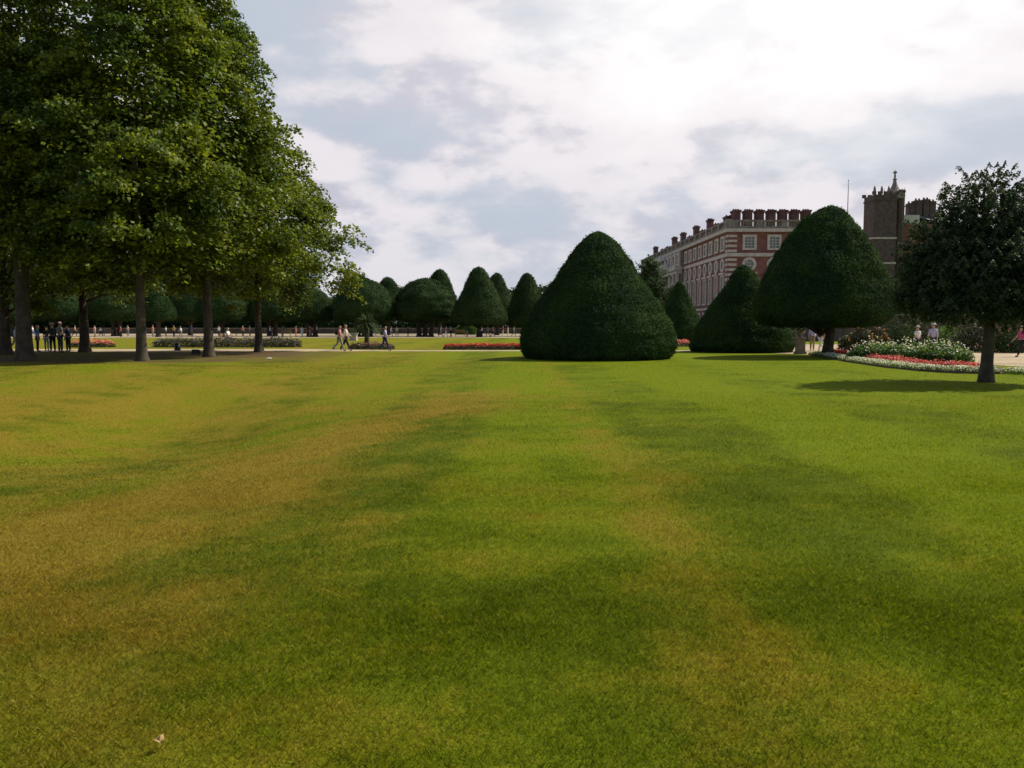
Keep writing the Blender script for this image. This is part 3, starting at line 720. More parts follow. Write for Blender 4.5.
b.lathe([(2.4, tz - .5), (2.4, tz + .8), (2.0, tz + 1.0), (1.2, tz + 1.7), (.75, tz + 2.6), (.55, tz + 3.1), (.32, tz + 4.0), (.52, tz + 4.1), (.52, tz + 4.25), (.25, tz + 4.4), (.20, zs - .8), (.50, zs - .7), (.45, zs - .4), (.12, zs - .25), (.05, zs)], 8, (sx, 4, 0), sm=False)
for k in range(8): a = k * math.pi / 4 + .4; b.tube([(sx + 2.2 * math.cos(a), 4 + 2.2 * math.sin(a), tz), (sx + 2.2 * math.cos(a), 4 + 2.2 * math.sin(a), tz + 1.8 + .3 * (k % 2))], [.2, .05], 6)
b.build('spire', M['stone_dark'], tower)
x0 = X_at(896.6, TY + 3, 30) - (tx0 + tx1) / 2; x1 = X_at(904.5, TY + 3, 30) - (tx0 + tx1) / 2; r = (x1 - x0) / 2
b = MB(); b.lathe([(r, 0), (r, Z_at(193, TY + 3)), (r + .15, Z_at(193, TY + 3) + .1), (r + .15, Z_at(190.5, TY + 3)), (r * .5, Z_at(189.5, TY + 3))], 8, (x0 + r, 3, 0), sm=False)
b.build('turret', M['brick_tower'], tower)
rng_ = thing('brick_house', 'low brick range with a pale gable wall and dark chimneys right of the tower', 'building', (X_at(915, 196, 20), 196, 0))
gx0 = X_at(898, 196, 25) - rng_.location.x; gx1 = X_at(911, 196, 25) - rng_.location.x
b = MB(); b.box(gx0, gx1 + 9, 0, 10, 0, Z_at(224, 196)); b.build('wall', M['brick'], rng_)
b = MB(); b.box(gx0, gx1 + 2, .05, 9, Z_at(223.9, 196), Z_at(215, 196)); b.build('gable', M['render'], rng_)
b = MB(); b.add([(gx0 + 2.5, 0.1, Z_at(214.9, 196)), (gx1 + 9, .1, Z_at(223.8, 196)), (gx1 + 9, 10, Z_at(223.8, 196)), (gx0 + 2.5, 10, Z_at(214.9, 196)), (gx1 + 5, 5, Z_at(211, 196))], [(0, 1, 4), (1, 2, 4), (2, 3, 4), (3, 0, 4)]); b.build('roof', M['lead'], rng_)
for k, (px, tp) in enumerate(((911, 203), (918, 200), (926, 199), (932, 201))):
    b = MB(); b.box(-.8, .8, 0, 1.6, 0, Z_at(tp, 198)); b.box(-.95, .95, -.15, 1.75, Z_at(tp, 198) - .7, Z_at(tp, 198) - .45)
    for q in (-.4, .4): b.lathe([(.25, Z_at(tp, 198)), (.2, Z_at(tp, 198) + .5)], 8, (q, .8, 0))
    o = b.build('chimney', M['brick_tower'], rng_); o.location = (X_at(px, 198, 25) - rng_.location.x, 2, 0)

# ------------------------------------------------------------------ flower beds
def scatter(path, w0, w1, n, zlo, zhi, leaf, seed, up=.5, ragged=.0):
    """random small leaves/petals along a polyline, between offsets w0..w1 on its far side"""
    rg = np.random.default_rng(seed); P_ = np.array(path, float); seg = np.linalg.norm(np.diff(P_, axis=0), axis=1); cs = np.concatenate([[0], np.cumsum(seg)])
    s = rg.random(n) * cs[-1]; i = np.clip(np.searchsorted(cs, s) - 1, 0, len(seg) - 1); u = (s - cs[i]) / seg[i]
    d = (P_[i + 1] - P_[i]) / seg[i][:, None]; p = P_[i] + d * (s - cs[i])[:, None]
    w = w0 + (w1 - w0) * rg.random(n); nr = np.stack([-d[:, 1], d[:, 0]], 1); nr = np.where((nr[:, 0] * BK[0] + nr[:, 1] * BK[1])[:, None] < 0, -nr, nr)
    xy = p + nr * w[:, None]
    e = np.sin(np.clip((w - w0) / (w1 - w0), 0, 1) * math.pi) ** .4; ends = np.clip(np.minimum(s, cs[-1] - s) / .5, 0, 1) ** .5
    lump = (1 - ragged) + ragged * 1.6 * fbm(xy[:, 0] * 2.2 + seed, xy[:, 1] * 2.2, 3)
    z = (zlo + (zhi - zlo) * rg.random(n)) * (.55 + .45 * e) * (.6 + .4 * ends) * lump
    c = np.stack([xy[:, 0], xy[:, 1], z + ground_h(xy[:, 0], xy[:, 1])], 1)
    nn = unit(rg.normal(0, 1, (n, 3)) * (1 - up) + np.array([0, 0, up * 1.5])); ax = rg.normal(0, 1, (n, 3)); ax = unit(ax - nn * (ax * nn).sum(1)[:, None])
    sz = leaf * rg.uniform(.6, 1.4, n)
    return quads_from(c, ax, np.cross(nn, ax), sz, sz * .7)
BK = (.3, 1.0)
def soil_strip(path, w0, w1, parent, h=.07):
    P_ = np.array(path, float); L = []; Rr = []
    for i in range(len(P_)):
        d = P_[min(i + 1, len(P_) - 1)] - P_[max(i - 1, 0)]; d /= np.linalg.norm(d); n = np.array([-d[1], d[0]])
        if n @ np.array(BK) < 0: n = -n
        L.append(P_[i] + n * (w0 - .06)); Rr.append(P_[i] + n * (w1 + .06))
    b = MB(); v = [(p[0], p[1], -.03) for p in L] + [(p[0], p[1], h) for p in [(l * .85 + r * .15) for l, r in zip(L, Rr)]] + [(p[0], p[1], h) for p in [(l * .15 + r * .85) for l, r in zip(L, Rr)]] + [(p[0], p[1], -.03) for p in Rr]
    n = len(L); f = [(k * n + i, k * n + i + 1, (k + 1) * n + i + 1, (k + 1) * n + i) for k in range(3) for i in range(n - 1)]
    b.add(v, f); b.build('soil', M['soil'], parent)
def bed(label, path, w, layers, group='flower beds', name='flower_bed', seed=1):
    """layers: (part name, material, w0, w1, per metre, zlo, zhi, leaf, up, ragged)"""
    ln = sum(math.dist(a, b_) for a, b_ in zip(path, path[1:])); cx, cy = path[0]
    r = thing(name, label, 'flower bed', (0, 0, 0), 0, group)
    soil_strip(path, 0, w, r)
    for k, (pn, m, w0, w1, pm, zl, zh, lf, up, rg_) in enumerate(layers):
        V = scatter(path, w0, w1, int(pm * ln), zl, zh, lf, seed * 10 + k, up, rg_); new_obj(pn, leaves_mesh(pn, V), M[m], r)
    # put the thing's origin at the bed
    r.location = (path[0][0], path[0][1], 0)
    for c in r.children: c.location = (-path[0][0], -path[0][1], 0)
    return r
def gp(px, py): Y = gy(py); return (X_at(px, Y), Y)
def row(px0, px1, Y): return [(X_at(px0 + (px1 - px0) * k / 8, Y), Y) for k in range(9)]
bed('long low bed of bright red flowers running behind the huge cone yew', row(443, 640, 54.0), 1.5,
    [('foliage', 'dark_bed_leaf', 0, 1.5, 700, .03, .36, .09, .3, .2), ('blossom', 'red_petal', .1, 1.5, 420, .27, .47, .085, .5, .3)], seed=1)
bed('pink flower bed showing between the cone yews below the palace', row(668, 694, 62.0), 2.0,
    [('foliage', 'dark_bed_leaf', 0, 2, 500, .05, .4, .1, .3, .2), ('blossom', 'pink_petal', .1, 2, 420, .3, .62, .1, .5, .3)], seed=2)
bed('long bed of grey mauve bedding plants behind the lime trunks', row(150, 297, 60.0), 1.6,
    [('foliage', 'dark_bed_leaf', 0, 1.6, 600, .05, .68, .11, .2, .45), ('blossom', 'mauve_petal', .1, 1.6, 300, .4, .80, .09, .4, .45)], seed=3)
bed('short bed of salmon pink flowers beside the flared lime trunk', row(66, 107, 60.0), 1.5,
    [('foliage', 'dark_bed_leaf', 0, 1.5, 500, .05, .4, .1, .3, .3), ('blossom', 'pink_petal', .1, 1.5, 300, .35, .66, .1, .5, .4)], seed=4)
bed('small bed of dusky pink flowers around the foot of the little palm', row(348, 392, 54.5), 1.4,
    [('foliage', 'dark_bed_leaf', 0, 1.4, 600, .05, .42, .09, .3, .4), ('blossom', 'pink_petal', .1, 1.4, 110, .3, .55, .08, .5, .5), ('blossom', 'mauve_petal', .1, 1.4, 200, .3, .55, .08, .5, .5)], seed=5)
edge = [gp(*p) for p in ((808, 354.5), (822, 357.5), (850, 362.5), (885, 367.5), (920, 371), (960, 373.3), (1000, 373.6))] + [gp(1018, 372)]
BK = (.85, .5)
r = bed('large flower bed with a white flowering mound and red band by the holly tree', edge, .75,
    [('edging_foliage', 'bed_leaf', 0, .75, 900, .02, .22, .05, .3, .3), ('edging_blossom', 'white_petal', 0, .75, 480, .12, .27, .045, .5, .3)], seed=6, group=None)
def extra(pn, m, path, w0, w1, pm, zl, zh, lf, up, rg_, seed):
    ln = sum(math.dist(a, b_) for a, b_ in zip(path, path[1:])); V = scatter(path, w0, w1, int(pm * ln), zl, zh, lf, seed, up, rg_)
    o = new_obj(pn, leaves_mesh(pn, V), M[m], r); o.location = (-edge[0][0], -edge[0][1], 0)
extra('red_band_foliage', 'dark_bed_leaf', edge, .7, 1.7, 900, .03, .26, .07, .3, .3, 90)
extra('red_blossom', 'red_petal', edge, .7, 1.5, 170, .2, .36, .07, .5, .4, 91)
extra('pink_blossom', 'pink_petal', edge, .7, 1.7, 190, .2, .40, .06, .5, .4, 92)
md = [(X_at(853, 37), 37.0), (X_at(885, 35.6), 35.6), (X_at(925, 34.2), 34.2), (X_at(962, 33), 33.0)]
extra('mound_foliage', 'bed_leaf', md, -.6, 1.2, 5200, .05, .82, .085, .25, .4, 93)
extra('white_blossom', 'white_petal', md, -.6, 1.2, 230, .60, 1.02, .085, .4, .45, 94)
b = MB(); b.prism([edge[0], edge[2], edge[3], edge[4], edge[5], edge[6], (edge[7][0] + .3, edge[7][1] + 1.2), (X_at(985, 33), 33), (X_at(930, 37.5), 37.5), (X_at(860, 41), 41)], -.05, .05)
o = b.build('soil', M['soil'], r); o.location = (-edge[0][0], -edge[0][1], .0)
BK = (.3, 1.0)

# ------------------------------------------------------------------ small palm, border shrubs, wall, wood
pr = thing('palm_tree', 'little palm with a round tuft of drooping blades on a stout trunk beside the path', 'palm', (X_at(367, 56), 56, 0))
rg = np.random.default_rng(3); V = []
for k in range(150):
    a = rg.random() * 2 * math.pi; el = rg.uniform(-.35, 1.35); L = rg.uniform(.9, 1.35); zc = 1.75
    d = np.array([math.cos(a) * math.cos(el), math.sin(a) * math.cos(el), math.sin(el)]); s = np.array([-math.sin(a), math.cos(a), 0]); p = np.array([0, 0, zc]); prev = None
    for j in range(6):
        w = .05 * (1 - j / 6) + .012; q = p + d * L * j / 5 + np.array([0, 0, -.55 * (j / 5) ** 2 * L * math.cos(el)])
        cur = (q - s * w, q + s * w)
        if prev: V += [prev[0], prev[1], cur[1], cur[0]]
        prev = cur
new_obj('crown', leaves_mesh('crown', np.array(V)), M['far_leaf'], pr)
b = MB(); b.tube([(0, 0, -.05), (0, 0, .1), (0, 0, .9), (0, 0, 1.8)], [.24, .2, .16, .17], 10); b.build('trunk', M['bark_dark'], pr)

def shrub(label, x, Y, w, h, nl, leaf, m, petal=None, npet=0, psz=.1, seed=1, group='border shrubs along the brick wall', name='shrub', cat='shrub'):
    rg = np.random.default_rng(seed); r = thing(name, label, cat, (x, Y, 0), 0, group)
    def cloud(n, k, sz):
        d = unit(rg.normal(0, 1, (n, 3))); d[:, 2] = np.abs(d[:, 2]) * 1.0
        lob = .75 + .5 * fbm(d[:, 0] * 3 + seed, d[:, 1] * 3 + d[:, 2] * 2, 3)
        rr = (rg.random(n) ** .35 if k == 0 else .95 + .1 * rg.random(n)) * lob
        c = d * rr[:, None] * np.array([w / 2, w / 2 * .8, h]); c[:, 2] = np.abs(c[:, 2]) + .05
        nn = unit(rg.normal(0, 1, (n, 3))); ax = rg.normal(0, 1, (n, 3)); ax = unit(ax - nn * (ax * nn).sum(1)[:, None]); s = sz * rg.uniform(.6, 1.4, n)
        return quads_from(c, ax, np.cross(nn, ax), s, s * .7)
    new_obj('foliage', leaves_mesh('foliage', cloud(nl, 0, leaf)), M[m], r)
    if petal: new_obj('blossom', leaves_mesh('blossom', cloud(npet, 1, psz)), M[petal], r)
    b = MB()
    for k in range(5): a = k * 1.3; b.tube([(0, 0, -.05), (math.cos(a) * w * .12, math.sin(a) * w * .12, h * .35), (math.cos(a) * w * .3, math.sin(a) * w * .3, h * .75)], [.03, .025, .01], 5)
    b.build('stem', M['bark_dark'], r); return r
for i, (px, Y, w, h, m, pet, npet, lab) in enumerate([
    (786, 62, 3.0, 2.0, 'dark_bed_leaf', None, 0, 'dark low shrub behind the stone pedestal at the foot of the domed yew'),
    (862, 47, 1.7, 1.55, 'dark_bed_leaf', 'orange_petal', 90, 'rose bush with salmon and orange blooms right of the domed yew trunk'),
    (877, 49, 1.6, 1.5, 'dark_bed_leaf', 'orange_petal', 70, 'second orange blooming bush, just right of the salmon rose bush'),
    (848, 50, 1.4, 1.05, 'dark_bed_leaf', 'white_petal', 30, 'small cream blooming bush nearest the domed yew trunk'),
    (898, 58, 3.6, 1.9, 'far_leaf', None, 0, 'olive green border shrub left of the two visitors behind the white flowers'),
    (925, 66, 4.0, 2.4, 'dark_bed_leaf', 'mauve_petal', 120, 'tall purple tinged shrub behind the two visitors at the white flowers'),
    (950, 58, 3.2, 1.6, 'bed_leaf', None, 0, 'green mounded shrub right of the two visitors behind the white flowers'),
    (975, 50, 3.0, 2.0, 'dark_bed_leaf', 'mauve_petal', 140, 'dusky purple shrub just left of the holly trunk'),
    (1003, 48, 3.0, 1.5, 'far_leaf', 'pink_petal', 80, 'green shrub dotted with pink blooms right of the holly trunk'),
    (1034, 49, 3.2, 2.1, 'dark_bed_leaf', 'pink_petal', 80, 'dark shrub with pink blooms at the right edge behind the person in red'),
    ]):
    shrub(lab, X_at(px, Y), Y, w, h, int(1500 * w), .11, m, pet, npet, .12, seed=30 + i)
shrub('sunlit yellow green bush seen between two far bell shaped yews', X_at(467, 150), 150, 4.5, 2.3, 5000, .3, 'bed_leaf', seed=61, group=None)

wl = thing('garden_wall', 'old red brick garden wall behind the flower border at the right', 'wall', (X_at(770, 84), 84, 0))
L = X_at(1250, 84) - wl.location.x
b = MB(); b.box(0, L, 0, .45, -.1, 2.7); b.build('wall', M['brick_tower'], wl)
b = MB(); b.box(-.05, L + .05, -.07, .52, 2.703, 2.85); b.build('coping', M['stone_dark'], wl)
wl = thing('garden_wall', 'low dark brick wall closing the far walk under the row of yews', 'wall', (-95, 168, 0))
b = MB(); b.box(0, 112, 0, .5, -.1, 1.05); b.build('wall', M['brick_tower'], wl)
b = MB(); b.box(-.1, 112.1, -.1, .6, 1.053, 1.2); b.build('coping', M['stone_dark'], wl)

def wood(name, label, x0, x1, Y0, Y1, h, n, leaf, seed, m='yew_far'):
    rg = np.random.default_rng(seed); x = rg.uniform(x0, x1, n); y = rg.uniform(Y0, Y1, n)
    top = h * (.5 + .75 * fbm(x * .11 + seed, y * .05, 4)); z = top * rg.random(n) ** 1.0
    c = np.stack([x, y, z], 1); o = unit(np.stack([rg.normal(0, 1, n), -np.abs(rg.normal(0, 1, n)), .3 + 0 * x], 1))
    o_ = new_obj(name, leaves_mesh(name, spray_leaves(rg, c, o, 26, leaf * 3, leaf * 3, leaf * 1.2, .2, leaf, .8)), M[m]); o_['kind'] = 'stuff'; o_['label'] = label; o_['category'] = 'wood'
wood('far_wood', 'dark far-off wood closing the view behind the row of yews', -125, 38, 176, 205, 10.0, 8000, .5, 71)
wood('tall_wood', 'taller dark wood far behind the lime trunks', -135, -47, 178, 200, 17.0, 6500, .55, 73)
wood('border_trees', 'dark mass of trees behind the brick garden wall', X_at(850, 95), X_at(1250, 95), 92, 108, 7.0, 1500, .35, 72)

# stone pedestal with a plant, pale planter, lights, litter
pd = thing('stone_pedestal', 'stone pedestal carrying a small planted urn left of the domed yew trunk', 'pedestal', (X_at(800, 45.8), 45.8, 0))
b = MB(); b.box(-.28, .28, -.28, .28, 0, .14); b.box(-.22, .22, -.22, .22, .142, .86); b.box(-.27, .27, -.27, .27, .862, .96); b.build('base', M['stone_dark'], pd)
b = MB(); b.lathe([(.12, .962), (.07, 1.02), (.14, 1.10), (.24, 1.25), (.27, 1.32), (.22, 1.31)], 14); b.build('urn', M['stone_dark'], pd)
rg = np.random.default_rng(9)
def puff(n, c, r, sz): 
    d = unit(rg.normal(0, 1, (n, 3))) * (rg.random((n, 1)) ** .4) * r + c; nn = unit(rg.normal(0, 1, (n, 3))); ax = rg.normal(0, 1, (n, 3)); ax = unit(ax - nn * (ax * nn).sum(1)[:, None]); s = sz * rg.uniform(.6, 1.4, n)
    return leaves_mesh('x', quads_from(d, ax, np.cross(nn, ax), s, s * .6))
new_obj('plant', puff(420, np.array([0, 0, 1.5]), np.array([.36, .36, .28]), .09), M['dark_bed_leaf'], pd)
new_obj('blossom', puff(26, np.array([0, 0, 1.5]), np.array([.38, .38, .3]), .08), M['white_petal'], pd)
pd = thing('stone_planter', 'pale square stone planter on the far lawn beside the little palm', 'planter', (X_at(353.5, 88), 88, 0))
b = MB(); b.box(-.42, .42, -.42, .42, 0, .12); b.add([(-.34, -.34, .122), (.34, -.34, .122), (.34, .34, .122), (-.34, .34, .122), (-.44, -.44, .75), (.44, -.44, .75), (.44, .44, .75), (-.44, .44, .75)], [(0, 1, 5, 4), (1, 2, 6, 5), (2, 3, 7, 6), (3, 0, 4, 7), (4, 5, 6, 7)]); b.box(-.48, .48, -.48, .48, .752, .85); b.build('box', M['stone'], pd)
new_obj('plant', puff(300, np.array([0, 0, 1.1]), np.array([.42, .42, .34]), .1), M['far_leaf'], pd)
x, Y = X_at(177.5, 52.6), 52.6
pd = thing('litter_bin', 'small dark round bin at the edge of the path between lime trunks', 'bin', (x, Y, 0))
b = MB(); b.lathe([(.19, 0), (.2, .03), (.18, .42)], 14); b.build('body', M['metal_dark'], pd); b = MB(); b.lathe([(.20, .421), (.21, .46), (.16, .49)], 14); b.build('rim', M['metal_dark'], pd)
x, Y = X_at(196, 45), 45
pd = thing('ground_floodlight', 'small black floodlight box on the grass left of a lime trunk', 'floodlight', (x, Y, 0))
b = MB(); b.add([(-.2, -.14, .03), (.2, -.14, .03), (.2, .14, .03), (-.2, .14, .03), (-.2, -.10, .29), (.2, -.10, .29), (.2, .14, .24), (-.2, .14, .24)], [(3, 2, 1, 0), (4, 5, 6, 7), (0, 1, 5, 4), (1, 2, 6, 5), (2, 3, 7, 6), (3, 0, 4, 7)]); b.build('housing', M['metal_dark'], pd)
b = MB(); b.box(-.23, -.205, -.03, .03, -.02, .2); b.box(.205, .23, -.03, .03, -.02, .2); b.build('bracket', M['metal_dark'], pd)
x, Y = gp(160, 750.5)
b = MB()
pts = [(0, -.016), (.012, -.010), (.026, -.004), (.016, .006), (.012, .022), (0, .014), (-.010, .024), (-.014, .006), (-.027, .0), (-.012, -.009)]
b.add([(a, c, .010 * math.sin(i * 1.7) + .006) for i, (a, c) in enumerate(pts)] + [(0, 0, .0)], [(i, (i + 1) % 10, 10) for i in range(10)])
b.tube([(0, -.014, .004), (.004, -.03, .008)], [.0012, .0009], 5)
o = b.build('fallen_leaf', M['dead_leaf']); o.location = (x, Y, float(ground_h(x, Y)) + .040); o.rotation_euler = (.3, .1, .4); tag(o, 'curled tan fallen leaf lying on the grass at the lower left', 'leaf')
x, Y = gp(269, 359.3)
b = MB(); b.add([(-.14, -.05, .02), (.12, -.08, .03), (.15, .06, .02), (-.1, .1, .05), (0, 0, .09)], [(0, 1, 4), (1, 2, 4), (2, 3, 4), (3, 0, 4)])
o = b.build('litter', M['litter']); o.location = (x, Y, .02); tag(o, 'crumpled white paper on the grass near the last lime trunk', 'litter')

# ------------------------------------------------------------------ people
TMP = []
def skin_mesh(name, verts, edges, sub=1):
    """verts: (x,y,z,r); returns a baked mesh grown round the skeleton"""
    me = bpy.data.meshes.new(name); me.from_pydata([v[:3] for v in verts], edges, []); o = bpy.data.objects.new(name, me); C.objects.link(o)
    sk = o.modifiers.new('s', 'SKIN'); sk.use_smooth_shade = True
    for i, v in enumerate(verts):
        me.skin_vertices[0].data[i].radius = (v[3], v[3]); me.skin_vertices[0].data[i].use_root = (i == 0)
    if sub: m_ = o.modifiers.new('u', 'SUBSURF'); m_.levels = sub; m_.render_levels = sub
    bpy.context.view_layer.update(); dg = bpy.context.evaluated_depsgraph_get()
    res = bpy.data.meshes.new_from_object(o.evaluated_get(dg)); res.name = name
    bpy.data.objects.remove(o); bpy.data.meshes.remove(me); return res
def join_mesh(a, verts, faces):
    bm = bmesh.new(); bm.from_mesh(a); vs = [bm.verts.new(v) for v in verts]
    for f in faces: bm.faces.new([vs[i] for i in f])
    bm.to_mesh(a); bm.free()
def pose(leg_l, leg_r, arm_l, arm_r, sit=False, long_sleeve=False, lean=.0):
    """angles in degrees: (upper, lower) swing forward (+y)"""
    J = {}; zp = .96 if not sit else .50
    def rot(p, a, L): return (p[0], p[1] + math.sin(R(a)) * L, p[2] - math.cos(R(a)) * L)
    J['pel'] = (0, 0, zp); J['wai'] = (0, .01 + lean * .3, zp + .16); J['che'] = (0, lean * .7, zp + .38); J['nek'] = (0, lean, zp + .53); J['hd0'] = (0, lean + .02, zp + .62)
    for s, lg, ar in ((-1, leg_l, arm_l), (1, leg_r, arm_r)):
        hip = (s * .09, 0, zp - .06); kn = rot((s * .10, 0, zp - .06), lg[0], .42); an = rot(kn, lg[1], .40)
        J['hip%d' % s], J['kn%d' % s], J['an%d' % s] = hip, kn, an
        sh = (s * .17, lean * .9, zp + .46); el = rot((s * .215, lean * .9, zp + .44), ar[0], .28); wr = rot((s * .22, el[1], el[2]), ar[1], .25)
        J['sh%d' % s], J['el%d' % s], J['wr%d' % s] = sh, el, wr
    mn = min(J['an1'][2], J['an-1'][2]); dz = .09 - mn if not sit else 0
    for k in J: J[k] = (J[k][0], J[k][1], J[k][2] + dz)
    # body
    V = []; E = []
    def add(p, r, par=None):
        V.append((*p, r)); 
        if par is not None: E.append((par, len(V) - 1))
        return len(V) - 1
    P0 = add(J['pel'], .12); w = add(J['wai'], .105, P0); c = add(J['che'], .13, w); n = add(J['nek'], .055, c)
    h0 = add(J['hd0'], .07, n); x_, y_, z_ = J['hd0']; h1 = add((x_, y_ + .012, z_ + .075), .092, h0); h2 = add((x_, y_ - .002, z_ + .15), .082, h1); add((x_, y_ - .005, z_ + .185), .045, h2)
    for s in (-1, 1):
        q = add(J['hip%d' % s], .09, P0); k = add(J['kn%d' % s], .058, q); a = add(J['an%d' % s], .04, k); f = J['an%d' % s]; add((f[0], f[1] + .12, max(f[2] - .05, .03)), .032, a)
        q = add(J['sh%d' % s], .055, c); k = add(J['el%d' % s], .04, q); a = add(J['wr%d' % s], .026, k)
        wx, wy, wz = J['wr%d' % s]; e = J['el%d' % s]; d = Vector((wx - e[0], wy - e[1], wz - e[2])).normalized(); side = Vector((0, 1, 0)) if abs(d.y) < .7 else Vector((0, 0, 1))
        pm = Vector((wx, wy, wz)) + d * .07; pl = add(tuple(pm), .027, a)
        for j, (o_, L_) in enumerate(((-.026, .065), (-.009, .078), (.009, .072), (.026, .055))):
            b0 = pm + side * o_ + d * .025; b1 = b0 + d * L_ * .55; b2 = b0 + d * L_ + Vector((-s * .018, 0, 0))
            i0 = add(tuple(b0), .010, pl); i1 = add(tuple(b1), .0085, i0); add(tuple(b2), .007, i1)
        tb = Vector((wx, wy, wz)) + d * .03 + side * .03; i0 = add(tuple(tb), .011, a); add(tuple(tb + d * .045 + side * .025), .009, i0)
    body = skin_mesh('person', V, E)
    # nose and ears belong to the same mesh
    hx, hy, hz = x_, y_ + .012, z_ + .075
    fy = hy + .085
    join_mesh(body, [(hx - .014, fy, hz - .02), (hx + .014, fy, hz - .02), (hx, fy + .028, hz - .015), (hx, fy, hz + .03), (hx - .088, hy, hz - .02), (hx - .10, hy - .02, hz + .03), (hx - .085, hy - .01, hz + .03), (hx + .088, hy, hz - .02), (hx + .10, hy - .02, hz + .03), (hx + .085, hy - .01, hz + .03)],
              [(0, 1, 2), (0, 2, 3), (1, 3, 2), (4, 5, 6), (7, 9, 8)])
    # shirt
    V = []; E = []
    P0 = add((J['pel'][0], J['pel'][1], J['pel'][2] - .02), .142); w = add(J['wai'], .132, P0); c = add((J['che'][0], J['che'][1], J['che'][2] - .01), .155, w); add((J['nek'][0], J['nek'][1], J['nek'][2] - .05), .085, c)
    for s in (-1, 1):
        q = add(J['sh%d' % s], .075, c); e = Vector(J['el%d' % s]); S = Vector(J['sh%d' % s])
        if long_sleeve: k = add(tuple(e), .056, q); add(tuple(e.lerp(Vector(J['wr%d' % s]), .9)), .042, k)
        else: add(tuple(S.lerp(e, .75)), .062, q)
    shirt = skin_mesh('shirt', V, E)
    V = []; E = []
    P0 = add((J['pel'][0], J['pel'][1], J['pel'][2] - .01), .138)
    for s in (-1, 1): q = add(J['hip%d' % s], .108, P0); k = add(J['kn%d' % s], .076, q); add(J['an%d' % s], .060, k)
    trs = skin_mesh('trousers', V, E)
    shoes = []
    for s in (-1, 1):
        f = J['an%d' % s]; V = []; E = []
        a = add((f[0], f[1] - .03, f[2] - .03), .048); a2 = add((f[0], f[1] + .06, f[2] - .045), .045, a); add((f[0], f[1] + .16, f[2] - .055), .036, a2); shoes.append(skin_mesh('shoe', V, E))
    V = []; E = []
    a = add((hx, hy - .045, hz + .0), .088); a2 = add((hx, hy - .022, hz + .06), .097, a); add((hx, hy - .01, hz + .10), .075, a2); hair = skin_mesh('hair', V, E)
    b = MB(); b.lathe([(.17, .0), (.165, .012), (.10, .02), (.098, .085), (.06, .105)], 16, (hx, hy - .01, hz + .065)); hat = bpy.data.meshes.new('hat'); hat.from_pydata(b.v, [], b.f)
    V = []; E = []
    z0 = J['che'][2]; y0 = J['che'][1]
    a = add((0, y0 - .20, z0 - .22), .135); a2 = add((0, y0 - .21, z0 - .05), .14, a); add((0, y0 - .185, z0 + .10), .10, a2); pack = skin_mesh('backpack', V, E)
    for m_ in [body, shirt, trs, hair, hat, pack] + shoes: 
        if not m_.materials: m_.materials.append(None)
    return dict(body=body, shirt=shirt, trousers=trs, hair=hair, hat=hat, pack=pack, shoes=shoes)
PO = {'walk': pose((24, 14), (-20, -48), (-22, -2), (20, 50), lean=.03), 'walk2': pose((-18, -40), (26, 18), (24, 55), (-18, 0), lean=.02, long_sleeve=True),
      'stand': pose((2, -2), (-2, -4), (4, 12), (-3, 8)), 'stand2': pose((4, 0), (-3, -8), (10, 75), (0, 20), long_sleeve=True), 'phone': pose((1, -3), (5, -2), (35, 130), (5, 25)),
      'sit': pose((85, 5), (82, 0), (30, 70), (25, 75), sit=True)}
CM = {}
def cmat(nm, col):
    if nm not in CM: CM[nm] = mat(nm, col, .85, .06, 8)
    return CM[nm]
COL = {'white': (.78, .77, .76), 'cream': (.68, .60, .46), 'pink': (.62, .26, .26), 'coral': (.65, .22, .16), 'lavender': (.50, .46, .66), 'grey': (.22, .23, .24), 'dark_grey': (.06, .062, .065), 'black': (.018, .018, .02),
       'navy': (.025, .035, .085), 'blue': (.10, .19, .42), 'red': (.50, .05, .05), 'magenta': (.50, .07, .18), 'khaki': (.32, .26, .17), 'yellow': (.62, .48, .12), 'green': (.08, .2, .09), 'brown': (.10, .06, .04),
       'blond': (.38, .27, .13), 'white_hair': (.60, .58, .55), 'light_blue': (.35, .48, .62), 'teal': (.08, .28, .30), 'orange': (.66, .26, .08)}
def setm(o, m):
    o.material_slots[0].link = 'OBJECT'; o.material_slots[0].material = m
def person(label, px, Y, face_deg, ps, top, bottom, hair='brown', hat=None, sc=1.0, group=None, pack=None, packlabel=None, skin=None, z=0.0):
    p = PO[ps]; x = X_at(px, Y); 
    r = bpy.data.objects.new('person', p['body']); C.objects.link(r); r.location = (x, Y, z); r.rotation_euler = (0, 0, R(face_deg)); sc *= .935; r.scale = (sc, sc, sc); setm(r, M['skin']); tag(r, label, 'person', group)
    for nm, me_, c in [('shirt', p['shirt'], top), ('trousers', p['trousers'], bottom), ('hair', p['hair'], hair)] + [('shoe', s, 'black' if bottom not in ('white', 'cream') else 'cream') for s in p['shoes']] + ([('hat', p['hat'], hat)] if hat else []):
        o = bpy.data.objects.new(nm, me_); C.objects.link(o); o.parent = r; setm(o, cmat(('hair_' if nm == 'hair' else 'cloth_') + c, COL[c]))
    if pack:
        o = bpy.data.objects.new('backpack', p['pack']); C.objects.link(o); o.location = r.location; o.rotation_euler = r.rotation_euler; o.scale = r.scale; setm(o, cmat('cloth_' + pack, COL[pack])); tag(o, packlabel, 'backpack')
    return r
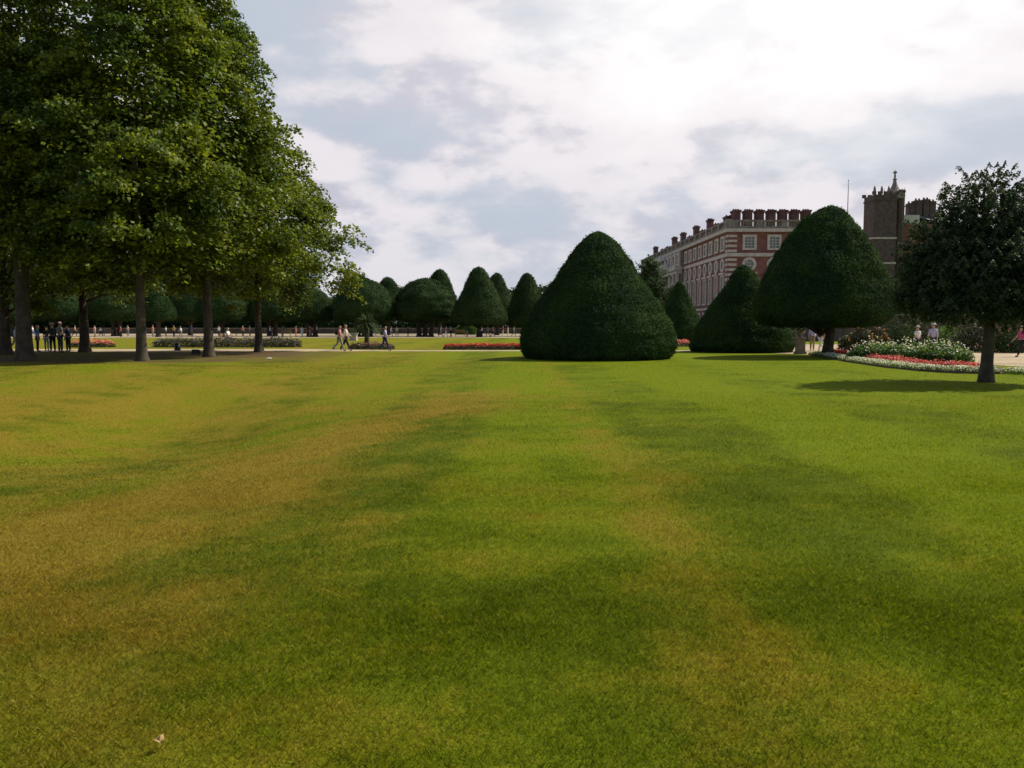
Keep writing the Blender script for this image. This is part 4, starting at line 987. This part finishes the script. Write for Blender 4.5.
# facing: 0 = away from the camera, -90 = to the right, 90 = to the left
person('person striding right in a pink top and grey trousers left of the palm', 339.5, 51.2, -88, 'walk', 'pink', 'grey', 'brown', pack='black', packlabel='black backpack on the person in the pink top')
person('white haired person in a cream top walking beside the pink topped one', 345.5, 51.9, -92, 'walk2', 'cream', 'black', 'white_hair', sc=1.05)
person('person in a pale lavender shirt and navy trousers walking alone right of the palm', 385, 51.8, -90, 'walk', 'lavender', 'navy', 'black', sc=.98, pack='dark_grey', packlabel='dark backpack on the lone walker in lavender')
Gs = 'visitors standing in the shade of the limes'
person('person in a blue top leftmost in the shaded group, by the thick trunk', 38, 50.2, -60, 'stand', 'blue', 'black', 'blond', group=Gs)
person('dark clothed person with a pale hat in the middle of the shaded group', 53, 49.4, 60, 'stand2', 'dark_grey', 'black', 'brown', hat='cream', sc=1.06, group=Gs)
person('tallest of the shaded group, in grey with one hand raised', 60.5, 48.6, -30, 'phone', 'grey', 'dark_grey', 'white_hair', sc=1.12, group=Gs)
person('person in navy at the right of the shaded group by the flared trunk', 68.5, 49.8, 80, 'stand', 'navy', 'black', 'brown', group=Gs)
person('short person in dark clothes and pale shoes squeezed behind the shaded group', 47, 51.6, 10, 'stand', 'black', 'grey', 'black', sc=.95, group=Gs)
person('person in pale blue between the two leftmost lime trunks', 16.5, 52.5, -90, 'walk', 'light_blue', 'grey', 'brown', group=Gs)
person('person in dark clothes at the left edge beside the half hidden lime trunk', -1, 50.5, 90, 'stand2', 'dark_grey', 'navy', 'blond', group=Gs)
st = person('person in a white shirt sitting at the back of the mauve bed', 228, 66, -100, 'sit', 'white', 'dark_grey', 'brown', sc=1.05, z=.18)
pb = thing('park_bench', 'wooden bench under the sitting person in white behind the mauve bed', 'bench', (X_at(228, 66), 66, 0), R(-100))
def bench_parts(pb):
    b = MB()
    for k in range(4): b.box(-.75, .75, -.22 + k * .13, -.12 + k * .13, .52, .56)
    b.build('seat', M['wood'], pb); b = MB()
    for k in range(3): b.box(-.75, .75, -.30, -.26, .66 + k * .12, .75 + k * .12)
    b.build('backrest', M['wood'], pb)
    for sx in (-.68, .68):
        for sy in (-.26, .2): b = MB(); b.box(sx - .03, sx + .03, sy - .03, sy + .03, 0, .517 if sy > 0 else 1.0); b.build('leg', M['wood'], pb)
bench_parts(pb)
person('person in a lavender top right of the pedestal under the domed yew', 812, 52, 150, 'stand2', 'lavender', 'khaki', 'black')
person('person in a dark top and white trousers left of the domed yew trunk', 820.5, 50.5, 120, 'walk', 'brown', 'white', 'brown')
person('smaller white topped visitor in a pale hat behind the white flowers', 917, 46, 20, 'stand', 'white', 'black', 'brown', hat='cream', sc=.95)
person('taller visitor in a lavender shirt and hat behind the white flowers', 932.5, 45, -20, 'stand2', 'lavender', 'dark_grey', 'brown', hat='white', sc=1.04)
person('person in a bright magenta top at the right edge of the view', 1021, 41.5, 95, 'walk', 'magenta', 'black', 'blond')
# crowd on the far walk
Gf = 'visitors on the far walk'
crowd = [  # px, Y, top, bottom, hair, pose, words
    (95, 118, 'pink', 'khaki', 'in pink and khaki right of the flared lime trunk'), (101, 124, 'white', 'navy', 'in white and navy left of the salmon bed end, far away'),
    (121, 118, 'red', 'black', 'in red and black left of the straight dark lime trunk'), (128, 126, 'cream', 'grey', 'in cream and grey just left of the straight dark trunk'),
    (153, 120, 'coral', 'khaki', 'in coral just right of the straight dark trunk'), (159, 116, 'pink', 'white', 'in pink with white trousers below the small green dome'),
    (166, 125, 'white', 'black', 'in white and black right of the small green dome'), (174, 119, 'yellow', 'navy', 'in yellow and navy above the dark bin'),
    (181, 118, 'white', 'grey', 'in white and grey between the dark bin and the black box'), (192, 122, 'blue', 'khaki', 'in blue and khaki left of the trunk with the black box'),
    (219, 117, 'white', 'navy', 'in white and navy left of the sitting person in white'), (243, 119, 'coral', 'black', 'in coral and black left of the last lime trunk'),
    (250, 125, 'white', 'khaki', 'in white and khaki touching the last lime trunk, far away'), (270, 118, 'light_blue', 'navy', 'in pale blue right of the last lime trunk'),
    (296, 117, 'coral', 'coral', 'dressed all in coral under the far yews'), (302, 119, 'cream', 'white', 'in cream and white right of the one all in coral'),
    (310, 117, 'red', 'khaki', 'in red and khaki left of the couple by the palm'), (317, 121, 'white', 'black', 'in white and black nearest the couple by the palm'),
    (391, 116, 'white', 'grey', 'in white and grey just right of the lone walker'), (397, 118, 'cream', 'khaki', 'in cream and khaki right of the lone walker'),
    (408, 121, 'black', 'black', 'all in black left of the loose rounded yew'), (441, 117, 'white', 'pink', 'in white and pink right of the loose rounded yew trunk'),
    (446, 116, 'pink', 'white', 'in pink with pale trousers, middle of three by the red bed end'), (451, 120, 'cream', 'black', 'in cream and black left of the sunlit bush'),
    (482, 116, 'white', 'navy', 'in white and navy right of the bell yew trunk'), (488, 118, 'lavender', 'grey', 'in lavender and grey above the red bed'),
    (493, 117, 'pink', 'navy', 'in pink and navy above the red bed'), (503, 119, 'red', 'white', 'in red with white trousers above the red bed'),
    (508, 117, 'cream', 'cream', 'dressed all in cream near the huge cone'), (514, 121, 'white', 'khaki', 'in white and khaki nearest the left flank of the huge cone'),
    (33, 119, 'white', 'blue', 'in white and blue seen behind the shaded group, far away'), (75, 121, 'orange', 'black', 'in orange just left of the flared lime trunk, far away'),
    (283, 122, 'green', 'khaki', 'in green and khaki between the last lime and the all coral one'), (467, 119, 'teal', 'cream', 'in teal and cream in front of the sunlit bush')]
rr = random.Random(4)
for i, (px, Y, tp, bt, w_) in enumerate(crowd):
    person('tiny far person ' + w_, px, Y, rr.choice((-90, 90, -80, 100, 170, 20)), rr.choice(('walk', 'walk2', 'stand', 'stand2')), tp, bt, rr.choice(('brown', 'black', 'blond', 'white_hair')), sc=rr.uniform(.92, 1.06), group=Gf)
for px, lab in ((108, 'far bench between the flared trunk and the straight dark trunk'), (286, 'far bench under the yews left of the all coral person'), (460, 'far bench left of the sunlit bush'), (232, 'far bench between the two right-hand lime trunks')):
    pb = thing('park_bench', lab, 'bench', (X_at(px, 127), 127, 0), math.pi, 'benches on the far walk'); bench_parts(pb)
